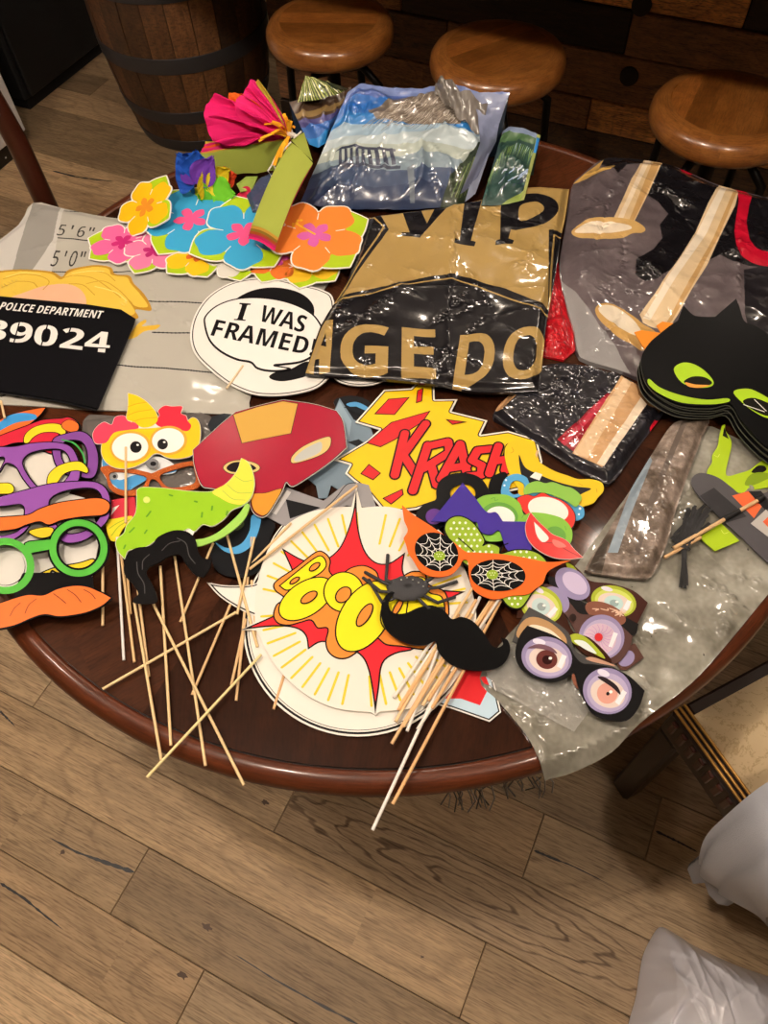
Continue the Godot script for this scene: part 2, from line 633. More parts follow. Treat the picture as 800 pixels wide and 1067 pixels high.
func pack(called, label, cat, out_px, h, th, amp, freq, sd, base, painter: Callable, o := {}) -> Node3D:
	var cx := 0.0; var cy := 0.0
	for i in range(0, out_px.size(), 2):
		cx += out_px[i]; cy += out_px[i + 1]
	var k: float = out_px.size() / 2.0
	prop(called, label, cat, cx / k, cy / k, h, 0, 0, th)
	var poly := L(out_px) if o.get("sharp", false) else S(out_px, o.get("sub", 3))
	var lo := Vector2(1e9, 1e9); var hi := Vector2(-1e9, -1e9)
	for a in poly:
		lo = lo.min(a); hi = hi.max(a)
	porg = lo
	psc = o.get("res", 900.0) / maxf(hi.x - lo.x, hi.y - lo.y)
	pimg = Image.create(int((hi.x - lo.x) * psc) + 2, int((hi.y - lo.y) * psc) + 2, false, Image.FORMAT_RGB8)
	pimg.fill(hx(base))
	painter.call()
	var tex := ImageTexture.create_from_image(pimg)
	var m := StandardMaterial3D.new()
	m.albedo_texture = tex
	m.roughness = o.get("rough", 0.38)
	m.metallic_specular = 0.22
	m.clearcoat_enabled = true
	m.clearcoat = o.get("coat", 1.0)
	m.clearcoat_roughness = o.get("coat_rough", 0.07)
	if o.get("crinkle", 0.0) > 0.0:
		m.heightmap_enabled = true
		m.heightmap_texture = crinkle_tex()
		m.heightmap_scale = o.crinkle
	m.texture_repeat = false
	var cr := []
	for c in o.get("creases", []):
		cr.append([loc(c[0], c[1]), loc(c[2], c[3]), c[4], c[5]])
	var folds := []
	var fr := RandomNumberGenerator.new()
	fr.seed = int(sd * 13.0) + 5
	for i in int(o.get("folds", 75)):
		var c := Vector2(fr.randf_range(lo.x, hi.x), fr.randf_range(lo.y, hi.y))
		var d := Vector2.from_angle(fr.randf() * TAU) * fr.randf_range(0.02, 0.11)
		folds.append([c - d, c + d, amp * fr.randf_range(0.3, 1.15) * (1.0 if fr.randf() < 0.65 else -1.0), fr.randf_range(0.002, 0.010)])
	wr = {"folds": folds, "poly": L(out_px), "th": th, "amp": amp, "f": freq, "seed": sd, "creases": cr, "round": o.get("round", 0.02), "droop": o.get("droop", false)}
	var cell: float = o.get("cell", 0.0038)
	var mb := MB.new()
	var isz := Vector2(pimg.get_width(), pimg.get_height()) / psc
	var cache := {}
	var vert := func(p: Vector2):
		var key := Vector2i(int(round(p.x * 1e5)), int(round(p.y * 1e5)))
		if cache.has(key): return cache[key]
		var e := 0.0012
		var y: float = height_at(p.x, p.y)
		var yx: float = height_at(p.x + e, p.y)
		var yz: float = height_at(p.x, p.y + e)
		var r := [Vector3(p.x, y, p.y), Vector3(-(yx - y) / e, 1.0, -(yz - y) / e).normalized(), (p - porg) / isz]
		cache[key] = r
		return r
	var big := PackedVector2Array()
	for a in poly: big.append(a * 1000.0)
	var nx := int(ceil((hi.x - lo.x) / cell)); var ny := int(ceil((hi.y - lo.y) / cell))
	for j in ny:
		for i in nx:
			var c0 := lo + Vector2(i, j) * cell
			var q := [c0, c0 + Vector2(cell, 0), c0 + Vector2(cell, cell), c0 + Vector2(0, cell)]
			var ins := 0
			for a in q:
				if Geometry2D.is_point_in_polygon(a, poly): ins += 1
			if ins == 4:
				var A = vert.call(q[0]); var B = vert.call(q[1]); var C = vert.call(q[2]); var D = vert.call(q[3])
				mb.tris(A[0], B[0], C[0], A[1], B[1], C[1], A[2], B[2], C[2])
				mb.tris(A[0], C[0], D[0], A[1], C[1], D[1], A[2], C[2], D[2])
			else:
				var qq := PackedVector2Array()
				for a in q: qq.append(a * 1000.0)
				for piece in Geometry2D.intersect_polygons(qq, big):
					var ix := Geometry2D.triangulate_polygon(piece)
					for t in range(0, ix.size(), 3):
						var A = vert.call(piece[ix[t]] / 1000.0); var B = vert.call(piece[ix[t + 1]] / 1000.0); var C = vert.call(piece[ix[t + 2]] / 1000.0)
						mb.tris(A[0], B[0], C[0], A[1], B[1], C[1], A[2], B[2], C[2])
	var cw := Geometry2D.is_polygon_clockwise(poly)
	for i in poly.size():
		var A = vert.call(poly[i]); var B = vert.call(poly[(i + 1) % poly.size()])
		var w := (poly[(i + 1) % poly.size()] - poly[i]).orthogonal() * (-1.0 if cw else 1.0)
		var lowA := minf(0.0005, A[0].y - 0.0015); var lowB := minf(0.0005, B[0].y - 0.0015)
		mb.quad(A[0], B[0], Vector3(B[0].x, lowB, B[0].z), Vector3(A[0].x, lowA, A[0].z), Vector3(w.x, 0, w.y), A[2], B[2], B[2], A[2])
	put(o.get("part", "folded_sheet"), mb.mesh(), m, cur)
	return cur

var crk: ImageTexture
func crinkle_tex() -> ImageTexture:
	if crk == null:
		var n := FastNoiseLite.new()
		n.seed = 91
		n.noise_type = FastNoiseLite.TYPE_CELLULAR
		n.cellular_return_type = FastNoiseLite.RETURN_DISTANCE2_SUB
		n.cellular_distance_function = FastNoiseLite.DISTANCE_EUCLIDEAN
		n.cellular_jitter = 1.0
		n.fractal_type = FastNoiseLite.FRACTAL_FBM
		n.fractal_octaves = 2
		n.fractal_gain = 0.4
		n.frequency = 0.011
		n.domain_warp_enabled = true
		n.domain_warp_amplitude = 30.0
		n.domain_warp_frequency = 0.006
		crk = ImageTexture.create_from_image(n.get_image(768, 768))
	return crk

# ---- wood textures
func wood(w: int, h: int, sd: int, base: Color, dark: Color, light: Color, rings := 9.0, fine := 0.5) -> ImageTexture:
	var n := FastNoiseLite.new()
	n.seed = sd
	n.frequency = 1.0
	n.noise_type = FastNoiseLite.TYPE_SIMPLEX_SMOOTH
	n.fractal_octaves = 2
	var img := Image.create(w, h, false, Image.FORMAT_RGB8)
	for y in h:
		for x in w:
			var u := float(x) / w; var v := float(y) / h
			var warp := n.get_noise_2d(u * 2.2, v * 0.9 + 5.0)
			var g := n.get_noise_2d(u * 9.0 + 30.0, v * 90.0)
			var f := n.get_noise_2d(u * 40.0 + 9.0, v * 260.0)
			var r := sin((v * rings + warp * 3.2 + g * 0.10) * TAU)
			var line_ := pow(maxf(0.0, r), 6.0)
			var t := 0.5 + 0.55 * n.get_noise_2d(u * 6.0 + 80.0, v * 9.0) + 0.35 * g
			var c := base.lerp(light, clampf(t, 0.0, 1.0))
			c = c.lerp(dark, clampf(line_ * 0.15 * fine + maxf(0.0, -g - 0.12) * 0.5 * fine + maxf(0.0, f - 0.05) * 0.55 * fine, 0.0, 1.0))
			img.set_pixel(x, y, c)
	img.generate_mipmaps()
	return ImageTexture.create_from_image(img)

# an oak board with nested oval growth rings
func ring_board(base: Color, dark: Color) -> ImageTexture:
	var n := FastNoiseLite.new()
	n.seed = 5
	n.frequency = 1.0
	n.noise_type = FastNoiseLite.TYPE_SIMPLEX_SMOOTH
	n.fractal_octaves = 2
	var img := Image.create(1024, 220, false, Image.FORMAT_RGB8)
	for y in 220:
		for x in 1024:
			var mx := 1.9 * x / 1024.0; var my := 0.29 * y / 220.0
			var g := n.get_noise_2d(mx * 5.0, my * 310.0)
			var f := n.get_noise_2d(mx * 20.0 + 9.0, my * 900.0)
			var w := n.get_noise_2d(mx * 9.0, my * 40.0 + 4.0)
			var d := sqrt(pow((mx - 0.40) / 0.36, 2.0) + pow((my - 0.062) / 0.052, 2.0)) + 0.10 * w
			var k := absf(d * 3.8 - round(d * 3.8))
			var l := (1.0 - smoothstep(0.03, 0.13, k)) * (1.0 - smoothstep(0.95, 1.35, d))
			var c := base.lerp(base * 1.2, clampf(0.5 + 0.5 * n.get_noise_2d(mx * 3.0, my * 30.0) + 0.3 * g, 0.0, 1.0))
			img.set_pixel(x, y, c.lerp(dark, clampf(l * 0.55 + maxf(0.0, -g - 0.12) * 0.45 + maxf(0.0, f - 0.05) * 0.5, 0.0, 1.0)))
	img.generate_mipmaps()
	return ImageTexture.create_from_image(img)

func wood_mat(tex, tint: Color, rough := 0.5, coat := 0.0, scale := Vector3.ONE, off := Vector3.ZERO, spec := 0.5) -> StandardMaterial3D:
	var m := StandardMaterial3D.new()
	m.albedo_texture = tex
	m.albedo_color = tint
	m.roughness = rough
	m.metallic_specular = spec
	m.uv1_scale = scale
	m.uv1_offset = off
	if coat > 0:
		m.clearcoat_enabled = true
		m.clearcoat = coat
		m.clearcoat_roughness = 0.15
	return m

func downlight(u, v, energy, label):
	var p: Vector3 = room * Vector3(u, 2.6, -v)
	var t = thing("recessed_downlight", label, "light", p, 0.0, "ceiling downlights")
	put("trim_ring", lathe([Vector2(0.06, -0.004), Vector2(0.062, -0.012), Vector2(0.085, -0.008), Vector2(0.088, 0.0)], 32), mt("e8e4dc", 0.5), t)
	var g := StandardMaterial3D.new()
	g.albedo_color = Color.WHITE
	g.emission_enabled = true
	g.emission = Color(1.0, 0.86, 0.7)
	g.emission_energy_multiplier = 12.0
	put("lamp_face", lathe([Vector2(0.0001, -0.006), Vector2(0.06, -0.006)], 32), g, t)
	var l := OmniLight3D.new()
	l.name = "lamp"
	l.light_color = Color(1.0, 0.935, 0.87)
	l.light_energy = energy
	l.light_size = 0.055
	l.omni_range = 12.0
	l.omni_attenuation = 2.0
	l.shadow_enabled = true
	l.position = Vector3(0, -0.07, 0)
	t.add_child(l)

# ---------------------------------------------------------------- setting
func struct(called, label, mesh, m, xf := Transform3D.IDENTITY) -> MeshInstance3D:
	var o = put(called, mesh, m, self)
	o.transform = xf
	meta(o, label, "", "", "structure")
	return o

func build_shell():
	nz.frequency = 1.0
	nz.seed = 11
	nz.noise_type = FastNoiseLite.TYPE_SIMPLEX_SMOOTH
	nz.fractal_type = FastNoiseLite.FRACTAL_NONE
	var wallm = mt("8d8375", 0.85)
	struct("ceiling", "flat pale ceiling with recessed lamps", box(Vector3(-4.2, 2.6, -3.9), Vector3(3.4, 2.72, 2.9), 0.001), mt("d8d2c6", 0.9), room)
	struct("wall_back", "dark wall behind the bar", box(Vector3(-4.2, -0.1, -4.0), Vector3(3.4, 2.7, -3.7), 0.001), mt("2a241f", 0.85), room)
	struct("wall_left", "dark painted side wall", box(Vector3(-4.3, -0.1, -3.9), Vector3(-4.0, 2.7, 2.9), 0.001), mt("3a342d", 0.85), room)
	struct("wall_right", "plain side wall", box(Vector3(3.1, -0.1, -3.9), Vector3(3.4, 2.7, 2.9), 0.001), wallm, room)
	struct("wall_front", "plain wall behind the photographer", box(Vector3(-4.2, -0.1, 2.6), Vector3(3.4, 2.7, 2.9), 0.001), wallm, room)

func build_floor():
	var fl = struct("floor", "brown oak plank floor with dark filled cracks", box(Vector3(-4.2, -0.08, -3.9), Vector3(3.4, -0.012, 2.9), 0.001), mt("1c1510", 0.9), room)
	var tx = []
	var bs = [Color(0.60, 0.515, 0.405), Color(0.555, 0.472, 0.37), Color(0.62, 0.54, 0.435)]
	for i in 3:
		tx.append(wood(1024, 220, 20 + i, bs[i], Color(0.26, 0.19, 0.13), bs[i] * 1.2, [3.0, 4.5, 2.2][i], 1.0))
	var ms = []
	for i in 3:
		for s in [0.9, 1.0, 1.1, 1.2]:
			ms.append(wood_mat(tx[i], Color(s, s * 0.985, s * 0.96), 0.5, 0.0, Vector3(1 / 1.9, 1 / 0.29, 1), Vector3.ZERO, 0.35))
	# known end joints in this photograph: row -> positions along the planks
	var joints = {1: [-1.017, -0.386, 1.1], -1: [-0.603, 0.75], -2: [-0.383, 1.0], 2: [-0.62, 0.1055, 1.2], 3: [-1.5, 0.315, 1.5], 0: [-1.2, 0.081, 1.3], -3: [-0.9, 0.4]}
	var w = 0.134
	var r = RandomNumberGenerator.new()
	r.seed = 5
	for row in range(-20, 29):
		var v0 = 0.02 + w * row
		var v1 = v0 + w
		if v1 < -2.85 or v0 > 3.85: continue
		var cuts = [-4.15]
		if joints.has(row):
			cuts.append(joints[row][0] - 1.4)
			cuts.append_array(joints[row])
		else:
			var x = -4.15 + r.randf_range(0.4, 1.7)
			while x < 3.0:
				cuts.append(x)
				x += r.randf_range(1.0, 2.0)
		cuts.append(3.35)
		for i in cuts.size() - 1:
			if cuts[i + 1] - cuts[i] < 0.02: continue
			var uo = Vector2(r.randf() * 1.9, 0.0) - Vector2(0, -v1) + Vector2(0, r.randf_range(0.002, 0.15))
			var m: StandardMaterial3D = ms[r.randi() % ms.size()]
			if row == 1 and is_equal_approx(cuts[i], -0.386):
				m = wood_mat(ring_board(Color(0.60, 0.51, 0.40), Color(0.25, 0.18, 0.12)), Color(1, 1, 1), 0.5, 0.0, Vector3(1 / 1.9, 1 / 0.29, 1), Vector3.ZERO, 0.35)
				uo = Vector2(0.386, v1)
			var g = 0.0006
			var mb = MB.new()
			box_into(mb, Vector3(cuts[i] + g, -0.012, -v1 + g), Vector3(cuts[i + 1] - g, 0.0, -v0 - g), 0.0012, uo)
			put("plank", mb.mesh(), m, fl)
	# dark filler in the cracks and knots of the oak
	var inv = room.affine_inverse()
	for c in [[52, 873, 80, 888, 108, 898, 140, 909, 0.0016, 0.006], [0, 920, 25, 936, 48, 955, 66, 969, 0.0045, 0.001], [246, 995, 285, 1020, 330, 1045, 374, 1068, 0.0014, 0.0032], [556, 886, 575, 894, 598, 903, 634, 921, 0.004, 0.0008], [0, 741, 6, 747, 12, 753, 16, 757, 0.004, 0.0008], [55, 178, 78, 184, 98, 187, 118, 189, 0.006, 0.003], [683, 866, 698, 873, 712, 880, 727, 888, 0.004, 0.002]]:
		var mb = MB.new()
		var pts = []
		for i in 4: pts.append(inv * on_y(c[2 * i], c[2 * i + 1], 0.0003))
		var prevl = null; var prevr = null
		for k in 25:
			var t = k / 24.0
			var s = t * 3.0
			var i = mini(int(s), 2)
			var p: Vector3 = pts[i].lerp(pts[i + 1], s - i)
			var d: Vector3 = (pts[i + 1] - pts[i]).normalized().cross(Vector3.UP)
			var wd: float = 1.7 * lerpf(c[8], c[9], t) * (0.75 + 0.5 * nz.get_noise_2d(t * 9.0, c[0])) * (1.0 if k > 0 and k < 24 else 0.1)
			var a: Vector3 = p + d * wd * 0.5; var b: Vector3 = p - d * wd * 0.5
			if prevl != null: mb.quad(prevl, prevr, b, a, Vector3.UP)
			prevl = a; prevr = b
		put("filled_crack", mb.mesh(), mt("15151a", 0.5), fl)
	for c in [[276, 836, 0.010, 0.006], [215, 966, 0.014, 0.007], [190, 1017, 0.012, 0.006], [440, 997, 0.004, 0.003], [65, 888, 0.006, 0.006]]:
		var o: Vector3 = inv * on_y(c[0], c[1], 0.0003)
		var mb = MB.new()
		for k in 14:
			var q = []
			for e in [k, k + 1]:
				var a = TAU * e / 14.0
				var rr: float = 0.8 + 0.5 * nz.get_noise_2d(cos(a) * 2.0 + c[0], sin(a) * 2.0)
				q.append(o + Vector3(cos(a) * c[2] * rr, 0, sin(a) * c[3] * rr))
			mb.tri(o, q[0], q[1], Vector3.UP)
		put("knot", mb.mesh(), mt("4c3727", 0.6), fl)

func build_bar():
	var old = [wood(512, 128, 60, Color(0.33, 0.22, 0.12), Color(0.07, 0.05, 0.035), Color(0.46, 0.32, 0.18), 3.0, 1.3), wood(512, 128, 61, Color(0.20, 0.135, 0.085), Color(0.05, 0.035, 0.03), Color(0.30, 0.20, 0.12), 4.0, 1.2)]
	var ms = []
	for i in 2:
		for s in [0.8, 1.5, 2.2]:
			ms.append(wood_mat(old[i], Color(s, s, s), 0.7, 0, Vector3(1 / 0.9, 1 / 0.2, 1)))
	var bar = thing("bar_counter", "bar front clad in dark reclaimed barrel boards behind the stools", "bar", Vector3.ZERO, deg_to_rad(TURN))
	var V = 2.4
	put("core", box(Vector3(-1.62, 0.0, -V - 0.25), Vector3(2.6, 1.10, -V - 0.02), 0.002), mt("120e0b", 0.9), bar)
	put("countertop", box(Vector3(-1.72, 1.10, -V - 0.3), Vector3(2.65, 1.14, -1.52), 0.008), wood_mat(old[0], Color(0.9, 0.8, 0.7), 0.35, 0.5), bar)
	var r = RandomNumberGenerator.new()
	r.seed = 31
	var y = 0.012
	var hs = [0.105, 0.135, 0.10, 0.14, 0.12, 0.10, 0.13, 0.12, 0.11]
	for i in hs.size():
		if y > 1.07: break
		var h: float = minf(hs[i], 1.095 - y)
		var x = -1.62
		while x < 2.6:
			var x1 = minf(2.6, x + r.randf_range(0.45, 0.95))
			var d = r.randf_range(0.0, 0.008)
			var mb = MB.new()
			box_into(mb, Vector3(x + 0.0015, y + 0.002, -V - 0.02), Vector3(x1 - 0.0015, y + h - 0.002, -V + d), 0.003, Vector2(r.randf(), r.randf() * 0.1))
			put("board", mb.mesh(), ms[r.randi() % 6], bar)
			x = x1
		y += h
	# round bungs in the old barrel boards
	for q in [[655, 80], [668, 6]]:
		var d = ray(q[0], q[1])
		var l = room.basis.inverse() * d
		var p: Vector3 = room.affine_inverse() * cam_o + l * ((-V + 0.009) / l.z)
		var o = put("bung", lathe([Vector2(0.028, -0.004), Vector2(0.026, 0.004), Vector2(0.0001, 0.005)], 20), mt("241509", 0.7), bar)
		o.position = p
		o.rotation.x = PI / 2
	# bar stools
	var seat_tex = wood(512, 256, 71, Color(0.54, 0.325, 0.14), Color(0.29, 0.15, 0.06), Color(0.68, 0.44, 0.21), 2.0, 0.7)
	var st = [["round honey-brown wooden bar stool beside the oak barrel", -1.062, 1.845], ["round honey-brown wooden bar stool between the two other stools", -0.61, 1.865], ["round honey-brown wooden bar stool behind the silver post backdrop pack", -0.055, 1.83]]
	for i in 3:
		var p: Vector3 = room * Vector3(st[i][1], 0, -st[i][2])
		var t = thing("bar_stool", st[i][0], "stool", p, deg_to_rad(TURN + 35.0 * i + 20.0), "bar stools")
		var Rr = 0.166
		var prof = [Vector2(0.0001, 0.655), Vector2(Rr - 0.03, 0.655), Vector2(Rr - 0.012, 0.66), Vector2(Rr - 0.002, 0.672), Vector2(Rr, 0.686), Vector2(Rr - 0.002, 0.700), Vector2(Rr - 0.01, 0.712), Vector2(Rr - 0.024, 0.7185), Vector2(Rr - 0.04, 0.72)]
		put("seat_edge", lathe(prof, 64), wood_mat(seat_tex, Color(1, 1, 1), 0.32, 0.6, Vector3(2.0, 3.0, 1)), t)
		# seat glued up from boards
		for b in 5:
			var zl = -Rr + 0.04
			var wd = (2 * Rr - 0.08) / 5
			var za = zl + wd * b; var zb = za + wd
			var R2 = Rr - 0.04
			var poly = PackedVector2Array()
			for k in 9:
				var z = lerpf(za, zb, k / 8.0)
				poly.append(Vector2(sqrt(maxf(0, R2 * R2 - z * z)), z))
			for k in 9:
				var z = lerpf(zb, za, k / 8.0)
				poly.append(Vector2(-sqrt(maxf(0, R2 * R2 - z * z)) - 0.00001, z))
			var mb = MB.new()
			flat_into(mb, poly, 0.72)
			put("seat_board", mb.mesh(), wood_mat(seat_tex, [Color(1, 1, 1), Color(0.9, 0.88, 0.84), Color(1.08, 1.04, 0.98), Color(0.86, 0.83, 0.78), Color(0.97, 0.95, 0.9)][(b + i) % 5], 0.32, 0.6, Vector3(2.0, 3.0, 1), Vector3(0.17 * b, 0.1 * b, 0)), t)
		put("swivel_post", tube([Vector3(0, 0.1, 0), Vector3(0, 0.655, 0)], 0.018, 12), mt("14110f", 0.4, 0, 0.6), t)
		for k in 4:
			var a = TAU * k / 4 + 0.4
			var d = Vector3(cos(a), 0, sin(a))
			put("leg", tube([Vector3(0, 0.60, 0) + d * 0.03, Vector3(0, 0.62, 0) + d * 0.09, Vector3(0, 0.58, 0) + d * 0.14, Vector3(0, 0.4, 0) + d * 0.15, Vector3(0, 0.2, 0) + d * 0.165, d * 0.19 + Vector3(0, 0.012, 0)], 0.011, 8), mt("14110f", 0.4, 0, 0.6), t)
		var ring = []
		for k in 33: ring.append(Vector3(cos(TAU * k / 32.0) * 0.163, 0.22, sin(TAU * k / 32.0) * 0.163))
		put("foot_ring", tube(ring, 0.008, 6), mt("14110f", 0.4, 0, 0.6), t)
	# oak barrel
	var bt = [wood(256, 256, 81, Color(0.34, 0.215, 0.11), Color(0.12, 0.07, 0.035), Color(0.46, 0.31, 0.17), 3.0, 1.0), wood(256, 256, 82, Color(0.28, 0.175, 0.09), Color(0.10, 0.06, 0.03), Color(0.40, 0.26, 0.14), 5.0, 1.0)]
	var bm = []
	for i in 2:
		for s in [0.75, 0.95, 1.15]:
			var m = wood_mat(bt[i], Color(s, s, s), 0.6, 0, Vector3(4, 1.4, 1))
			bm.append(m)
	var bar_p = on_y(213, 121, 0)
	var brl = thing("oak_barrel", "old oak barrel with grey iron hoops beside the bar", "barrel", bar_p, 0.3)
	var prof = []
	for k in 15:
		var yy = 0.90 * k / 14.0
		var s = 2.0 * yy / 0.90 - 1.0
		prof.append(Vector2(0.305 - 0.065 * s * s, yy))
	var inner = []
	for p in prof: inner.append(Vector2(p.x - 0.022, p.y))
	inner.reverse()
	var sl = prof.duplicate()
	sl.append_array(inner)
	var N = 24
	for k in N:
		var wv: float = [0.0, 0.02, -0.02, 0.015][k % 4]
		var stave = lathe(sl, 3, TAU * k / N + 0.004, TAU * (k + 1) / N - 0.004, true)
		var o = put("stave", stave, bm[(k * 5 + k / 3) % 6], brl)
		o.scale = Vector3(1 + wv * 0.12, 1, 1 + wv * 0.12)
	put("head", lathe([Vector2(0.225, 0.865), Vector2(0.0001, 0.866)], 32), bm[1], brl)
	put("bottom_head", lathe([Vector2(0.225, 0.035), Vector2(0.0001, 0.034)], 32), bm[1], brl)
	for hb in [[0.004, 0.05], [0.125, 0.172], [0.315, 0.368], [0.535, 0.588], [0.728, 0.775], [0.85, 0.896]]:
		var a: float = hb[0]; var b: float = hb[1]
		var ra = 0.305 - 0.065 * pow(2.0 * a / 0.9 - 1.0, 2) + 0.0035
		var rb = 0.305 - 0.065 * pow(2.0 * b / 0.9 - 1.0, 2) + 0.0035
		put("hoop", lathe([Vector2(ra - 0.004, a), Vector2(ra, a + 0.001), Vector2(rb, b - 0.001), Vector2(rb - 0.004, b)], 64), mt("4a4a4e", 0.5, 0, 0.7), brl)
	# white cabinet at the frame's edge
	var fc: Vector3 = room.affine_inverse() * on_y(29, 136, 0.06)
	var fr = thing("white_cabinet", "white cabinet with a black speckled plinth behind the dark chair post", "cabinet", room * Vector3(fc.x, 0, fc.z), deg_to_rad(TURN))
	put("carcass", box(Vector3(-0.55, 0.06, 0.0), Vector3(-0.02, 0.9, 0.6), 0.006), mt("c9c6c2", 0.5), fr)
	put("door", box(Vector3(-0.019, 0.065, 0.006), Vector3(0.0, 0.893, 0.594), 0.006), mt("d6d3d0", 0.4), fr)
	var pl = put("plinth", box(Vector3(-0.52, 0.0, 0.01), Vector3(-0.015, 0.058, 0.59), 0.002), mt("0c0c0d", 0.3), fr)
	for k in 12:
		put("speck", box(Vector3(-0.0145, 0.022 + 0.014 * (k % 2), 0.04 + 0.045 * k), Vector3(-0.013, 0.027 + 0.014 * (k % 2), 0.047 + 0.045 * k), 0.0005), mt("d8d8d8", 0.4), pl)

	var bk = thing("added_dark_cabinet", "matte black cabinet added to darken the corner beside the barrel", "cabinet", room * Vector3(-2.60, 0, -2.1), deg_to_rad(TURN))  # invented cabinet, black all over, standing in for the corner's deep shade
	put("carcass", box(Vector3(-0.6, 0.05, -1.0), Vector3(-0.022, 1.25, 0.0), 0.004), mt("0a0909", 0.7), bk)
	for k in 2:
		var dr = put("door", box(Vector3(-0.021, 0.06, -0.99 + 0.49 * k), Vector3(0.0, 1.24, -0.51 + 0.49 * k), 0.004), mt("0c0b0b", 0.6), bk)
		put("handle", tube([Vector3(0.016, 0.7, -0.56 + 0.1 * k), Vector3(0.016, 0.85, -0.56 + 0.1 * k)], 0.006, 8), mt("1c1a18", 0.5), dr)
	put("plinth", box(Vector3(-0.55, 0.0, -0.98), Vector3(-0.04, 0.05, -0.02), 0.002), mt("070606", 0.8), bk)

func build_table():
	var mh = [wood(512, 256, 91, Color(0.215, 0.118, 0.07), Color(0.10, 0.048, 0.028), Color(0.285, 0.155, 0.092), 5.0, 0.8), wood(512, 256, 92, Color(0.19, 0.102, 0.061), Color(0.088, 0.042, 0.025), Color(0.255, 0.138, 0.083), 7.0, 0.8)]
	var t = thing("dining_table", "round dark mahogany pedestal table with sunburst veneer covered in party props", "table", TC)
	var rimm = wood_mat(mh[0], Color(1.25, 1.1, 0.95), 0.42, 0.22, Vector3(1.2, 5, 1), Vector3.ZERO, 0.3)
	rimm.clearcoat_roughness = 0.12
	put("rim", lathe([Vector2(0.52, T - 0.036), Vector2(0.66, T - 0.036), Vector2(0.676, T - 0.034), Vector2(0.685, T - 0.027), Vector2(0.6885, T - 0.017), Vector2(0.686, T - 0.0075), Vector2(0.679, T - 0.001), Vector2(0.671, T + 0.0012), Vector2(0.664, T + 0.0004), Vector2(0.6615, T - 0.0022), Vector2(0.6605, T - 0.005)], 160), rimm, t)
	put("core", lathe([Vector2(0.0001, T - 0.03), Vector2(0.665, T - 0.03), Vector2(0.665, T - 0.0045), Vector2(0.0001, T - 0.0045)], 96), mt("120a07", 0.7), t)
	var tints = [Color(1, 1, 1), Color(0.82, 0.8, 0.78), Color(1.14, 1.08, 1.0), Color(0.9, 0.86, 0.82)]
	var vm = []
	for i in 8:
		var m = wood_mat(mh[i % 2], tints[i % 4], 0.45, 0.22, Vector3(1.6, 3.2, 1), Vector3.ZERO, 0.12)
		m.clearcoat_roughness = 0.07
		vm.append(m)
	for k in 16:
		var a0 = TAU * k / 16.0 + 0.12; var a1 = TAU * (k + 1) / 16.0 + 0.12
		var mb = MB.new()
		var dirn = Vector2.from_angle((a0 + a1) / 2 + (0.35 if k % 2 else -0.35))
		var ort = dirn.orthogonal()
		for e in 8:
			var p = Vector2.from_angle(lerpf(a0, a1, e / 8.0)) * 0.6596
			var q = Vector2.from_angle(lerpf(a0, a1, (e + 1) / 8.0)) * 0.6596
			mb.tri(Vector3(0, T, 0), Vector3(p.x, T, p.y), Vector3(q.x, T, q.y), Vector3.UP, Vector2(0.13 * k, 0), Vector2(p.dot(dirn) + 0.13 * k, p.dot(ort)), Vector2(q.dot(dirn) + 0.13 * k, q.dot(ort)))
			mb.quad(Vector3(p.x, T, p.y), Vector3(q.x, T, q.y), Vector3(q.x, T - 0.006, q.y), Vector3(p.x, T - 0.006, p.y))
		put("veneer_panel", mb.mesh(), vm[(k * 3 + k / 4) % 8], t)
	put("apron", lathe([Vector2(0.44, 0.64), Vector2(0.47, 0.645), Vector2(0.475, 0.725)], 72), rimm, t)
	put("pedestal", lathe([Vector2(0.16, 0.10), Vector2(0.15, 0.16), Vector2(0.075, 0.22), Vector2(0.065, 0.3), Vector2(0.10, 0.40), Vector2(0.105, 0.47), Vector2(0.07, 0.55), Vector2(0.14, 0.62), Vector2(0.2, 0.725)], 40), rimm, t)
	for k in 4:
		var a = TAU * k / 4 + 0.55
		var d = Vector3(cos(a), 0, sin(a))
		put("foot", tube([d * 0.1 + Vector3(0, 0.17, 0), d * 0.22 + Vector3(0, 0.16, 0), d * 0.34 + Vector3(0, 0.09, 0), d * 0.42 + Vector3(0, 0.035, 0)], [0.045, 0.042, 0.035, 0.034], 10), rimm, t)

